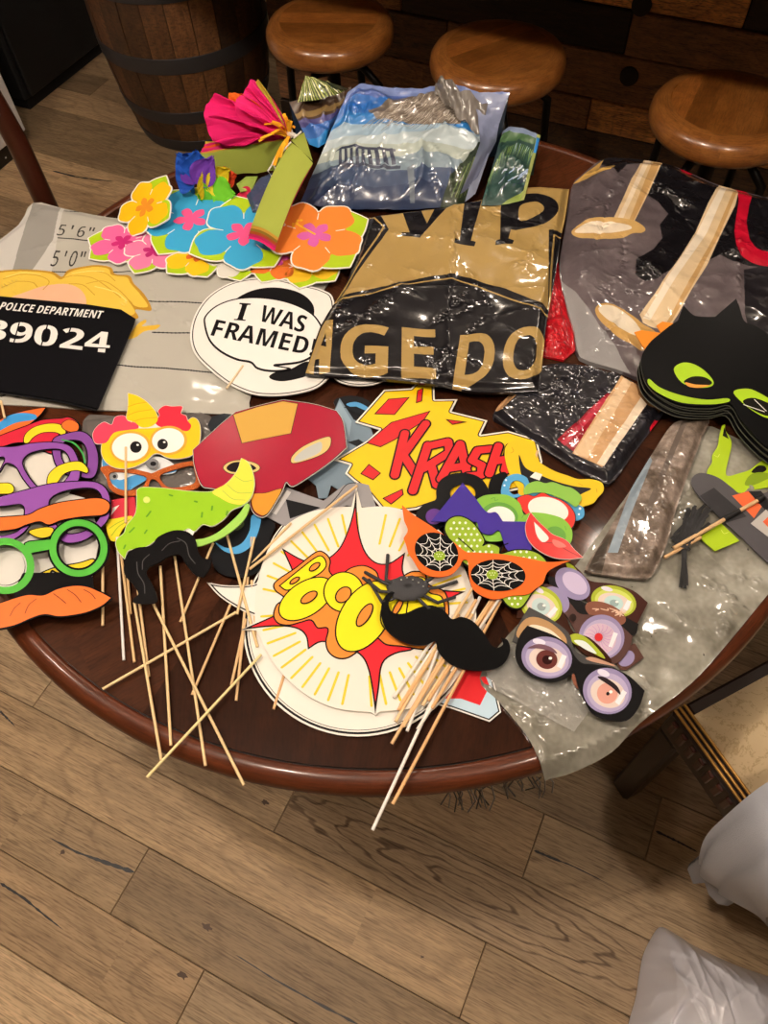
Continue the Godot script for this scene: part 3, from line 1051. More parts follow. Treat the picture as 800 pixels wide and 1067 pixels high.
func build_chairs():
	var dk = mt("1e0e08", 0.4, 0.3)
	var red = mt("3f180c", 0.35, 0.4)
	# upholstered dining chair on the right
	var A = on_y(703, 738, 0.47); var B = on_y(775, 838, 0.47)
	var s = (B - A).normalized()
	var c = Vector3(-s.z, 0, s.x) * -1.0
	if c.x < 0: c = -c
	var o = Node3D.new()
	o.name = numbered("upholstered_chair")
	add_child(o)
	o.transform = Transform3D(Basis(c, Vector3.UP, c.cross(Vector3.UP)), Vector3(A.x, 0, A.z))
	meta(o, "dark carved dining chair with cream damask seat pushed up to the table", "chair")
	# local x across the seat, local z away from the table
	var sgn = 1.0 if o.transform.basis.z.dot(s) > 0 else -1.0
	var D = 0.58 * sgn
	var Wd = 0.50
	var zl = minf(0.0, D); var zh = maxf(0.0, D)
	for x in [0.0, Wd - 0.028]:
		put("side_rail", box(Vector3(x, 0.375, zl), Vector3(x + 0.028, 0.452, zh), 0.004), dk, o)
	for z in [zl, zh - 0.028]:
		put("end_rail", box(Vector3(0.028, 0.375, z), Vector3(Wd - 0.028, 0.452, z + 0.028), 0.004), dk, o)
	for k in 26:
		var z = zl + 0.012 + k * 0.0218
		put("carved_block", box(Vector3(-0.005, 0.405, z), Vector3(0.002, 0.44, z + 0.012), 0.002), red, o)
	for k in 3:
		var x = 0.006 + 0.008 * k
		put("gilt_bead", tube([Vector3(x, 0.4535 + 0.003 * k, zl), Vector3(x, 0.4535 + 0.003 * k, zh)], 0.0026, 8), mt("b88a45", 0.35, 0, 0.6), o)
	# cushion: domed sheet with a faint relief
	var g = []
	for j in 25:
		var row = []
		for i in 25:
			var x = lerpf(0.026, Wd - 0.026, i / 24.0); var z = lerpf(zl + 0.02, zh - 0.02, j / 24.0)
			var e = minf(minf(i, 24 - i), minf(j, 24 - j)) / 24.0
			var y = 0.452 + 0.045 * (1.0 - pow(1.0 - minf(1.0, e / 0.22), 2.5)) + 0.012 * minf(1.0, e / 0.5)
			row.append(Vector3(x, y, z))
		g.append(row)
	var dm = StandardMaterial3D.new()
	var dn = FastNoiseLite.new()
	dn.seed = 3
	dn.frequency = 0.02
	dn.domain_warp_enabled = true
	dn.domain_warp_amplitude = 40.0
	dn.domain_warp_frequency = 0.02
	var img = Image.create(512, 512, false, Image.FORMAT_RGB8)
	for y in 512:
		for x in 512:
			var nv = dn.get_noise_2d(x, y)
			var f = smoothstep(0.03, 0.07, absf(nv))
			img.set_pixel(x, y, Color(0.70, 0.60, 0.45).lerp(Color(0.80, 0.71, 0.56), f))
	dm.albedo_texture = ImageTexture.create_from_image(img)
	dm.roughness = 0.75
	dm.rim_enabled = true
	dm.rim = 0.15
	put("seat_cushion", sheet_mesh(g), dm, o)
	for x in [0.0, Wd - 0.045]:
		for z in [zl, zh - 0.045]:
			put("leg", box(Vector3(x, 0.0, z), Vector3(x + 0.045, 0.375, z + 0.045), 0.006), dk, o)
	var zb = zh if sgn > 0 else zl
	for x in [0.02, Wd - 0.02]:
		put("back_post", tube([Vector3(x, 0.44, zb - 0.02 * sgn), Vector3(x, 0.75, zb + 0.02 * sgn), Vector3(x, 1.02, zb + 0.08 * sgn)], 0.02, 8), dk, o)
	put("back_panel", box(Vector3(0.03, 0.56, zb - 0.015), Vector3(Wd - 0.03, 0.98, zb + 0.02), 0.01), dm, o)
	put("crest_rail", tube([Vector3(0.0, 1.0, zb + 0.08 * sgn), Vector3(Wd / 2, 1.05, zb + 0.08 * sgn), Vector3(Wd, 1.0, zb + 0.08 * sgn)], 0.022, 8), dk, o)
	# dark chair on the far left, of which one back post shows
	var P = on_y(45, 205, 0.62)
	var q = thing("wooden_chair", "dark red-brown wooden chair post beside the white cabinet", "chair", Vector3(P.x, 0, P.z), 0.80)
	for x in [0.0, -0.40]:
		var mb = MB.new()
		var tp = [Vector3(x, 0, 0), Vector3(x, 0.45, 0), Vector3(x, 0.75, -0.005), Vector3(x - 0.005, 1.02, -0.06)]
		tube_into(mb, tp, [0.02, 0.024, 0.023, 0.018], 10)
		put("back_post", mb.mesh(), red, q)
	for y in [0.84, 0.97]:
		put("back_slat", box(Vector3(-0.39, y - 0.025, -0.05 if y > 0.9 else -0.012), Vector3(-0.01, y + 0.025, -0.032 if y > 0.9 else 0.006), 0.004), red, q)
	put("seat", box(Vector3(-0.42, 0.43, -0.02), Vector3(0.02, 0.47, 0.40), 0.012), red, q)
	for x in [0.0, -0.40]:
		put("leg", box(Vector3(x - 0.02, 0, 0.35), Vector3(x + 0.02, 0.43, 0.39), 0.004), red, q)

# ---------------------------------------------------------------- folded plastic backdrops
func wob(a, mm := 0.8) -> PackedVector2Array:
	return line(curve(a), mm)

func build_backdrops():
	zoom(0, 0, 1)
	# big grey stone-print sheet on the right, hanging over the table's edge
	pack("stone_backdrop", "wrinkled grey stone-print plastic backdrop hanging over the table edge under the eye glasses", "backdrop",
		[735, 442, 770, 456, 830, 482, 850, 560, 806, 612, 760, 668, 720, 712, 668, 752, 640, 780, 600, 800, 570, 809, 570, 809, 556, 778, 545, 760, 520, 730, 500, 705, 530, 660, 590, 600, 650, 520, 700, 450],
		0.0035, 0.004, 0.0055, 22.0, 3.0, "8f8c83", paint_stone, {"droop": true, "coat_rough": 0.06, "rough": 0.3, "crinkle": 0.2, "round": 0.012, "sub": 4})
	# mug shot height chart
	pack("height_chart_backdrop", "grey mugshot height-chart backdrop with blonde hair print under the black police sign", "backdrop",
		[-60, 300, -20, 262, 18, 232, 33, 209, 66, 215, 112, 224, 180, 232, 260, 246, 345, 268, 330, 310, 300, 350, 262, 405, 258, 430, 234, 429, 180, 427, 102, 425, 40, 421, -20, 418, -60, 415],
		0.0005, 0.008, 0.0024, 22.0, 17.0, "b3b0a6", paint_chart, {"coat_rough": 0.1, "rough": 0.4, "crinkle": 0.09, "coat": 0.8})
	# red sheet peeping out
	pack("red_plastic_sheet", "folded bright red plastic sheet peeping out beside the gold and black backdrop", "plastic sheet",
		[560, 268, 582, 270, 590, 300, 598, 340, 600, 362, 588, 372, 560, 366],
		0.0005, 0.012, 0.003, 30.0, 23.0, "b5101f", func(): pass, {"res": 128.0, "sharp": true, "crinkle": 0.2})
	# big rope barrier pack
	pack("rope_barrier_backdrop", "clear-bagged backdrop printed with cream barrier posts on grey carpet", "backdrop",
		[597, 187, 609, 174, 628, 159, 653, 157, 690, 162, 720, 172, 753, 185, 800, 198, 840, 212, 845, 320, 835, 430, 780, 425, 720, 408, 669, 387, 644, 377, 606, 365, 600, 340, 589, 302, 584, 271, 590, 230],
		0.0008, 0.024, 0.0058, 24.0, 31.0, "5d5457", paint_posts, {"coat_rough": 0.05, "rough": 0.34, "crinkle": 0.25, "round": 0.04, "res": 1100.0, "folds": 110})
	# small rope barrier pack
	pack("red_carpet_backdrop", "black plastic-wrapped backdrop with a tan post and red carpet print beneath the cat masks", "backdrop",
		[540, 398, 560, 380, 600, 374, 640, 384, 668, 397, 694, 420, 684, 438, 668, 460, 652, 482, 636, 500, 610, 489, 570, 464, 530, 439, 514, 427],
		0.0008, 0.018, 0.0035, 24.0, 44.0, "1e1d22", paint_carpet, {"coat_rough": 0.05, "rough": 0.3, "crinkle": 0.2, "round": 0.012})
	# gold and black VIP
	pack("vip_backdrop", "shiny black and gold plastic backdrop with large VIP lettering", "backdrop",
		[384, 222, 384, 222, 425, 216, 462, 212, 513, 200, 549, 190, 594, 192, 594, 192, 590, 220, 585, 244, 580, 280, 571, 328, 567, 362, 563, 402, 563, 402, 525, 404, 491, 403, 469, 398, 419, 392, 357, 388, 317, 385, 317, 385, 333, 335, 357, 297, 372, 258],
		0.019, 0.016, 0.0042, 17.0, 52.0, "17161a", paint_vip, {"coat_rough": 0.08, "rough": 0.3, "crinkle": 0.2, "round": 0.015, "res": 1200.0, "creases": [[470, 215, 466, 400, 0.002, 0.004], [350, 300, 575, 300, 0.0015, 0.004]]})
	# rolled stone pack
	pack("stone_roll", "narrow clear-bagged roll of grey stone-print backdrop with a pale blue stripe", "backdrop",
		[704, 437, 724, 433, 741, 433, 733, 452, 722, 482, 706, 527, 696, 565, 680, 598, 660, 600, 618, 594, 611, 588, 634, 552, 660, 504, 688, 458],
		0.013, 0.012, 0.003, 26.0, 61.0, "6f6762", paint_roll, {"coat_rough": 0.06, "rough": 0.3, "crinkle": 0.2, "round": 0.012})
	pack("clear_sleeve", "empty clear plastic sleeve lying under the front black eye glasses", "plastic sleeve",
		[505, 690, 512, 676, 545, 668, 600, 700, 616, 738, 598, 762, 560, 742, 510, 715],
		0.012, 0.002, 0.0018, 34.0, 71.0, "8f8c84", func(): pass, {"rough": 0.25, "coat_rough": 0.05, "round": 0.006, "res": 64.0, "sharp": true})
	var clear = StandardMaterial3D.new()
	clear.transparency = BaseMaterial3D.TRANSPARENCY_ALPHA
	clear.albedo_color = Color(0.85, 0.85, 0.84, 0.22)
	clear.roughness = 0.06
	cur.get_child(0).material_override = clear
	pack("smoke_grey_sheet", "flat smoke-grey plastic sheet under the horned eye mask", "plastic sheet",
		[86, 438, 120, 433, 180, 431, 218, 432, 226, 460, 205, 505, 150, 520, 96, 500],
		0.0005, 0.003, 0.0012, 30.0, 77.0, "5f5a57", func(): pass, {"res": 128.0, "round": 0.006})
	beach_packs()

func speckle(n, cols, rmin, rmax, sd):
	var r = RandomNumberGenerator.new()
	r.seed = sd
	for k in n:
		var c = Vector2(r.randf() * pimg.get_width(), r.randf() * pimg.get_height())
		var rad = r.randf_range(rmin, rmax)
		var q = PackedVector2Array()
		var st = r.randf_range(0.6, 1.8)
		for i in 9:
			var a = TAU * i / 9.0
			q.append(c + Vector2(cos(a) * rad * st, sin(a) * rad / st) * r.randf_range(0.6, 1.2))
		fill_px(q, hx(cols[r.randi() % cols.size()]))

func cloud(cols, f := 3.0, sd := 0.0):
	# mottled print: blend noise over the whole picture
	var W = pimg.get_width(); var H = pimg.get_height()
	for y in range(0, H, 3):
		for x in range(0, W, 3):
			var t = 0.5 + 0.5 * nz.get_noise_3d(f * x / W, f * y / W, sd) + 0.28 * nz.get_noise_3d(4.1 * f * x / W, 4.1 * f * y / W, sd + 9.0) + 0.14 * nz.get_noise_3d(15.0 * f * x / W, 15.0 * f * y / W, sd + 19.0)
			pimg.fill_rect(Rect2i(x, y, 3, 3), hx(cols[0]).lerp(hx(cols[1]), clampf(t, 0.0, 1.0)))

func paint_stone():
	cloud(["69665b", "a3a196"], 4.0, 2.0)
	speckle(40, ["2f2d28", "3a3832"], 1.0, 2.6, 4)

func paint_roll():
	cloud(["54493f", "9b8c82"], 5.0, 7.0)
	zoom(500, 370, 2.667)
	fill(L([472, 252, 481, 288, 420, 440, 382, 552, 353, 552, 400, 425, 450, 290]), "8b9aa6")
	fill(L([360, 500, 340, 600, 300, 592, 330, 530]), "4a423b")
	fill(L([575, 150, 590, 150, 480, 420, 440, 560, 425, 560, 470, 400]), "5f554e")
	zoom(0, 0, 1)

func paint_chart():
	zoom(0, 170, 3.333)
	for a in [[215, 160, 300, 162, 420, 178], [190, 258, 320, 270, 430, 275, 520, 310], [150, 372, 240, 378, 400, 378, 520, 372, 640, 380, 820, 386, 1000, 400], [500, 480, 620, 482, 720, 486, 900, 500], [530, 588, 640, 590, 760, 592], [380, 702, 450, 706, 560, 712, 640, 720, 760, 728]]:
		fill(wob(a, 2.6), "232327")
	zoom(0, 0, 1)
	# pale clear film margin
	fill(L([-60, 300, -20, 262, 18, 232, 33, 209, 66, 215, 52, 290, 20, 300, -60, 345]), "c4c2bd")
	fill(L([33, 209, 62, 214, 55, 250, 30, 285, 10, 290, 25, 240]), "94928d")
	zoom(0, 170, 3.333)
	letters_line("5'6\"", 195, 250, 318, 262, 210, 212)
	letters_line("5'0\"", 172, 355, 285, 362, 190, 300)
	zoom(0, 0, 1)
	letters_line("00", -8, 412, 26, 413, -5, 401)
	zoom(0, 170, 3.333)
	# blonde hair and forehead
	fill(S([0, 372, 60, 368, 120, 368, 180, 375, 215, 395, 235, 372, 280, 362, 340, 355, 385, 362, 400, 385, 450, 392, 465, 420, 500, 455, 525, 500, 520, 515, 470, 510, 480, 540, 420, 540, 300, 500, 120, 480, 0, 480, -150, 480, -160, 400]), "b98a2a")
	fill(S([0, 378, 60, 374, 120, 374, 176, 382, 212, 404, 240, 380, 285, 368, 340, 361, 378, 368, 388, 388, 440, 398, 456, 422, 490, 460, 514, 500, 470, 498, 440, 470, 470, 520, 420, 530, 300, 495, 120, 475, 0, 475, -150, 475, -155, 405]), "e3c04d")
	fill(S([20, 480, 80, 450, 160, 425, 230, 420, 280, 440, 300, 480, 270, 500, 60, 500]), "e9b694")
	for a in [[10, 400, 70, 385, 130, 388, 170, 410, 150, 440], [0, 430, 60, 410, 110, 412, 130, 430], [215, 400, 260, 392, 320, 400, 370, 430, 420, 470], [300, 420, 360, 412, 410, 440, 460, 490], [330, 375, 370, 385, 400, 410], [240, 420, 290, 425, 330, 460]]:
		fill(wob(a, 1.5), "c2952f")
	for a in [[20, 392, 80, 379, 140, 383], [250, 384, 310, 376, 360, 376], [330, 430, 400, 450, 440, 480]]:
		fill(wob(a, 2.2), "f0d878")
	fill(S([455, 590, 480, 560, 505, 545, 508, 555, 495, 568, 555, 562, 540, 578, 500, 585, 470, 605, 440, 612]), "dcb23e")
	zoom(0, 0, 1)

func letters_line(s, ax, ay, bx, by, cx, cy):
	fill_text(s, [ax, ay, bx, by, cx, cy], "2f2d2c", "Droid Sans Mono")

func paint_posts():
	cloud(["51484c", "6a6063"], 3.0, 3.0)
	zoom(550, 140, 3.2)
	# black drape areas
	fill(L([250, 55, 380, 50, 460, 70, 650, 150, 640, 250, 600, 300, 470, 460, 430, 490, 390, 490, 358, 465, 360, 420, 420, 380, 450, 340, 440, 300, 470, 260, 430, 220, 400, 205, 390, 160, 420, 100, 380, 60, 300, 60]), "131216")
	fill(L([250, 55, 395, 55, 395, 90, 330, 95, 300, 130, 250, 80]), "1b191d")
	fill(L([640, 150, 860, 200, 900, 460, 740, 440, 700, 430, 640, 400, 600, 420, 640, 300]), "131216")
	fill(L([720, 450, 800, 440, 900, 470, 900, 900, 760, 760, 720, 600]), "201e22")
	# red carpet edge
	fill(S([700, 165, 720, 160, 750, 185, 735, 250, 730, 330, 760, 390, 850, 410, 850, 445, 770, 440, 710, 410, 690, 370, 690, 300, 700, 230]), "b8102c")
	fill(L([515, 92, 560, 105, 550, 112, 520, 104]), "b8102c")
	# first post
	fill(L([395, 58, 425, 60, 455, 72, 440, 110, 400, 200, 345, 310, 275, 300, 300, 250, 345, 150, 360, 125]), "d9bd92")
	fill(L([400, 60, 418, 64, 330, 250, 310, 300, 290, 300, 360, 150]), "ead8bd")
	fill(L([425, 66, 452, 74, 345, 305, 330, 305]), "c29a63")
	fill(S([150, 312, 160, 295, 215, 280, 275, 278, 340, 285, 372, 298, 392, 314, 380, 326, 350, 330, 310, 345, 240, 350, 180, 340]), "cda767")
	fill(S([160, 312, 170, 300, 220, 290, 280, 290, 330, 300, 345, 315, 300, 325, 240, 328, 190, 325]), "efe0c8")
	# star on the margin
	fill(L([155, 140, 190, 112, 258, 60, 240, 95, 292, 100, 275, 120, 215, 130]), "c9a259")
	# second post
	fill(L([648, 140, 680, 150, 708, 165, 690, 240, 640, 340, 600, 430, 545, 520, 500, 600, 460, 660, 385, 620, 375, 590, 430, 520, 500, 420, 560, 320, 600, 230]), "dcc39c")
	fill(L([655, 148, 672, 155, 600, 320, 480, 500, 410, 610, 385, 605, 440, 520, 560, 330]), "efe2cd")
	fill(L([695, 165, 706, 170, 640, 330, 545, 510, 480, 620, 455, 640, 520, 520, 620, 340]), "c59d66")
	fill(S([225, 600, 235, 570, 280, 562, 340, 590, 380, 620, 420, 650, 430, 690, 380, 720, 330, 690, 270, 650]), "c39a58")
	fill(S([235, 590, 245, 572, 285, 568, 340, 600, 375, 640, 370, 670, 320, 650, 270, 620]), "e6d9c2")
	zoom(0, 0, 1)
	fill(L([586, 285, 600, 300, 625, 340, 660, 382, 606, 368, 596, 330]), "8f8d8e")

func paint_carpet():
	cloud(["17161b", "2a2930"], 5.0, 5.0)
	zoom(500, 370, 2.667)
	fill(L([355, 105, 385, 135, 262, 265, 215, 232]), "8e1425")
	fill(L([340, 120, 352, 130, 236, 250, 225, 240]), "b33044")
	fill(L([395, 55, 440, 85, 462, 130, 340, 310, 258, 268]), "c79d70")
	fill(L([400, 62, 420, 80, 300, 285, 262, 268]), "dcbd97")
	fill(L([448, 115, 466, 132, 345, 308, 325, 300]), "e8d6bd")
	fill(L([430, 70, 470, 90, 525, 130, 500, 150, 462, 130, 440, 110]), "7d5a3b")
	fill(L([490, 168, 520, 170, 480, 205, 476, 190]), "c0182c")
	fill(L([80, 60, 100, 110, 60, 150, 40, 140]), "b98f66")
	zoom(0, 0, 1)

func paint_vip():
	var gold = "a88c54"
	zoom(310, 170, 2.759)
	# gold upper field
	fill(L([232, 140, 440, 100, 660, 45, 800, 50, 790, 70, 772, 186, 722, 192, 722, 410, 600, 362, 450, 316, 280, 350, 124, 376, 262, 190]), gold)
	# thin gold frame line outside it
	fill(line(L([205, 142, 248, 186, 104, 390, 447, 331, 726, 430, 730, 300, 738, 204, 775, 200]), 3.4), gold)
	# VIP lettering (top of it folded away)
	var d = "17161a"
	fill(L([300, 135, 352, 128, 372, 175, 398, 122, 436, 118, 352, 216, 298, 208, 300, 200, 322, 200]), d)
	fill(L([480, 110, 530, 100, 498, 225, 512, 228, 508, 240, 450, 232, 452, 222, 466, 222]), d)
	fill(L([585, 95, 640, 85, 606, 215, 622, 220, 618, 232, 568, 236, 570, 225, 582, 220]), d)
	fill(S([630, 95, 690, 88, 740, 105, 748, 140, 715, 172, 660, 185, 612, 188, 620, 160]), d)
	fill(S([640, 122, 680, 112, 705, 122, 705, 140, 680, 155, 640, 160]), gold)
	# lower black field: ...AGE DOOR
	fill_text("GE", [118, 600, 398, 612, 128, 462], gold)
	fill_text("DO", [445, 640, 712, 612, 468, 488], gold)
	fill(L([20, 590, 62, 470, 78, 440, 102, 448, 98, 520, 92, 590, 60, 594, 62, 560, 50, 560, 44, 594]), gold)
	fill(L([66, 520, 80, 485, 82, 525]), "17161a")
	fill(L([20, 602, 120, 606, 110, 612, 20, 608]), gold)
	zoom(0, 0, 1)

# packs behind: puffed sheets between a front and a back edge
func puffed(called, label, front, back, hf, hb, bulge, sd, nu, nv, painter: Callable, o := {}):
	# front/back: lists of picture points, read at heights hf and hb
	var f3 = []; var b3 = []
	for i in range(0, front.size(), 2): f3.append(at(front[i], front[i + 1], hf))
	for i in range(0, back.size(), 2): b3.append(at(back[i], back[i + 1], hb))
	cur = thing(called, label, "backdrop", Vector3(f3[0].x, T + hf, f3[0].z))
	cur_x = cur.transform
	var pick = func(l, s):
		var x: float = s * (l.size() - 1)
		var i = mini(int(x), l.size() - 2)
		return l[i].lerp(l[i + 1], x - i)
	var g = []
	for j in nv + 1:
		var t = float(j) / nv
		var row = []
		for i in nu + 1:
			var s = float(i) / nu
			var p: Vector3 = pick.call(f3, s).lerp(pick.call(b3, s), t)
			var e = minf(1.0, minf(minf(s, 1 - s), minf(t, 1 - t)) / 0.12)
			var n1 = nz.get_noise_3d(p.x * 9.0, p.z * 9.0, sd)
			var n2 = nz.get_noise_3d(p.x * 22.0 + 3.0, p.z * 14.0, sd + 20.0)
			var n3 = nz.get_noise_3d(p.x * 30.0, p.z * 45.0, sd + 33.0)
			p.y += bulge * sin(PI * s) * sin(PI * pow(t, 0.6)) + (pow(1 - absf(n1), 6) * 0.010 + pow(1 - absf(n2), 9) * 0.006 + n3 * 0.0016 - 0.004) * (0.25 + 0.75 * e)
			row.append(p - cur.position)
		g.append(row)
	pimg = Image.create(o.get("w", 700), o.get("h", 420), false, Image.FORMAT_RGB8)
	painter.call()
	var m = StandardMaterial3D.new()
	m.albedo_texture = ImageTexture.create_from_image(pimg)
	m.roughness = 0.32
	m.clearcoat_enabled = true
	m.clearcoat = 1.0
	m.clearcoat_roughness = 0.05
	m.texture_repeat = false
	put("film_front", sheet_mesh(g), m, cur)
	# the pack's far side and underside
	var gb = []
	var drop: float = o.get("drop", -hf + 0.002)
	for j in 5:
		var row = []
		for i in nu + 1:
			var p: Vector3 = g[nv][i]
			var q: Vector3 = g[0][i]
			var w = p.lerp(Vector3(p.x, drop, p.z).lerp(Vector3(q.x, drop, q.z), 0.25), j / 4.0)
			row.append(w)
		gb.append(row)
	put("film_back", sheet_mesh(gb), mt(o.get("back", "33465c"), 0.35, 0.8), cur)
	return cur

func pq(a) -> PackedVector2Array:
	# picture points 0..1 across, 0 (front) .. 1 (back)
	var r = PackedVector2Array()
	for i in range(0, a.size(), 2): r.append(Vector2(a[i] * pimg.get_width(), a[i + 1] * pimg.get_height()))
	return r

func wave(y, amp, f, ph, y2):
	var r = []
	for i in 25:
		r.append_array([i / 24.0, y + amp * sin(f * i / 24.0 * TAU + ph)])
	r.append_array([1.0, y2, 0.0, y2])
	return pq(r)

func paint_beach():
	pimg.fill(hx("2d3c5c"))
	fill_px(wave(0.12, 0.015, 2, 0.3, 1.0), hx("3c4d6c"))
	fill_px(wave(0.24, 0.02, 1.3, 0.6, 1.0), hx("7f93a0"))
	fill_px(wave(0.33, 0.02, 1.6, 1.4, 1.0), hx("aebab2"))
	fill_px(wave(0.44, 0.015, 1.2, 0.2, 1.0), hx("b9c9cf"))
	fill_px(wave(0.54, 0.02, 1.1, 2.2, 1.0), hx("9db8cc"))
	fill_px(wave(0.62, 0.02, 0.8, 1.0, 1.0), hx("2f7cc4"))
	fill_px(wave(0.73, 0.02, 0.9, 2.0, 1.0), hx("2565b4"))
	fill_px(wave(0.86, 0.02, 0.9, 0.5, 1.0), hx("4a62a6"))
	fill_px(wave(0.93, 0.015, 1.5, 0.5, 1.0), hx("7487bd"))
	# thatched roof
	fill_px(pq([0.26, 0.75, 0.33, 0.68, 0.42, 0.65, 0.55, 0.61, 0.66, 0.60, 0.76, 0.64, 0.80, 0.78, 0.76, 0.90, 0.60, 0.93, 0.46, 0.92, 0.34, 0.84]), hx("6f6459"))
	var r = RandomNumberGenerator.new()
	r.seed = 9
	for k in 420:
		var x = r.randf_range(0.28, 0.78); var y = r.randf_range(0.64, 0.90)
		if y > 0.62 + 1.3 * (x - 0.25) or y < 0.63 + 0.1 * absf(x - 0.6): continue
		var l = r.randf_range(0.04, 0.1)
		var dx = -0.035 * (0.7 + r.randf())
		var w = 0.0022
		fill_px(pq([x, y, x + w, y, x + dx + w, y - l, x + dx, y - l]), hx(["c9c0b4", "a2968a", "4c423a", "e2dccf", "857a6e"][r.randi() % 5]))
	# slatted bench rail
	var rail = hx("333b52")
	fill_px(pq([0.12, 0.415, 0.17, 0.44, 0.24, 0.445, 0.31, 0.42, 0.41, 0.40, 0.46, 0.385, 0.46, 0.365, 0.41, 0.375, 0.31, 0.395, 0.24, 0.42, 0.17, 0.415]), rail)
	for k in 9:
		var x = 0.155 + 0.034 * k
		fill_px(pq([x, 0.42 - 0.005 * k * 0.6, x + 0.016, 0.42 - 0.003 * k, x + 0.052, 0.26, x + 0.032, 0.26]), rail)
	fill_px(pq([0.19, 0.27, 0.50, 0.25, 0.50, 0.23, 0.19, 0.245]), rail)
	fill_px(pq([0.53, 0.24, 0.56, 0.25, 0.59, 0.02, 0.57, 0.02]), hx("6d7884"))
	# dark green folded corner
	fill_px(pq([0.72, 0.0, 0.76, 0.2, 0.86, 0.42, 0.96, 0.55, 1.0, 0.5, 1.0, 0.0]), hx("2f3c2b"))
	for k in 14:
		var x = 0.78 + 0.012 * k
		fill_px(pq([x, 0.05, x + 0.006, 0.05, x + 0.06, 0.3 + 0.012 * k, x + 0.05, 0.3 + 0.012 * k]), hx(["5b7045", "22301f", "7b8a5a"][k % 3]))
	fill_px(pq([0.90, 0.0, 0.94, 0.3, 0.99, 0.6, 0.97, 0.95, 1.0, 1.0, 1.0, 0.0]), hx("a9b3cf"))

func paint_palm():
	pimg.fill(hx("2c4a45"))
	var W = pimg.get_width(); var H = pimg.get_height()
	var r = RandomNumberGenerator.new()
	r.seed = 19
	fill_px(pq([0, 0.0, 0.5, 0.0, 1.0, 0.16, 1.0, 0.0]), hx("8aa04c"))
	for k in 26:
		var t = k / 25.0
		var c = Vector2(0.02 + 0.95 * t, 0.45 + 0.35 * sin(t * 2.2))
		for e in 3:
			var l = r.randf_range(0.14, 0.30)
			var col: String = ["8fae5a", "6d9150", "b7c774", "4d7a58", "a8c0c8"][r.randi() % 5]
			var dx = r.randf_range(-0.06, 0.02)
			fill_px(pq([c.x, c.y, c.x + 0.016, c.y + 0.01, c.x + dx, c.y - l]), hx(col))
	for k in 18:
		var x = r.randf_range(0.3, 0.95); var y = r.randf_range(0.12, 0.4)
		fill_px(pq([x, y, x + 0.10, y + 0.05, x + 0.10, y + 0.075, x, y + 0.02]), hx(["9fb7dc", "cad6ea", "2b3a55"][k % 3]))
	fill_px(pq([0.0, 0.80, 1.0, 0.86, 1.0, 1.0, 0.0, 1.0]), hx("4d6e4a"))
	fill_px(pq([0.0, 0.93, 1.0, 0.93, 1.0, 1.0, 0.0, 1.0]), hx("8495b4"))
	fill_px(pq([0.93, 0.0, 1.0, 0.0, 1.0, 1.0, 0.93, 1.0]), hx("9aa45c"))
	fill_px(pq([0.94, 0.72, 1.0, 0.72, 1.0, 0.95, 0.94, 0.95]), hx("2f83cf"))

func paint_scrap():
	pimg.fill(hx("3b6fc0"))
	fill_px(pq([0, 0.55, 1, 0.5, 1, 1, 0, 1]), hx("4b3524"))
	fill_px(pq([0, 0.6, 1, 0.62, 1, 0.74, 0, 0.72]), hx("8d7448"))
	fill_px(pq([0, 0.4, 1, 0.42, 1, 0.54, 0, 0.55]), hx("4c4a86"))
	fill_px(pq([0, 0.0, 1, 0.0, 1, 0.2, 0, 0.16]), hx("2f8bd8"))

func paint_grass_print():
	pimg.fill(hx("3b4523"))
	for k in 20:
		var x = k / 20.0
		fill_px(pq([x, 0, x + 0.02, 0, x + 0.035 + 0.02 * (k % 2), 1, x + 0.01, 1]), hx(["b6bd6a", "8a9a4a", "d4d69a"][k % 3]))

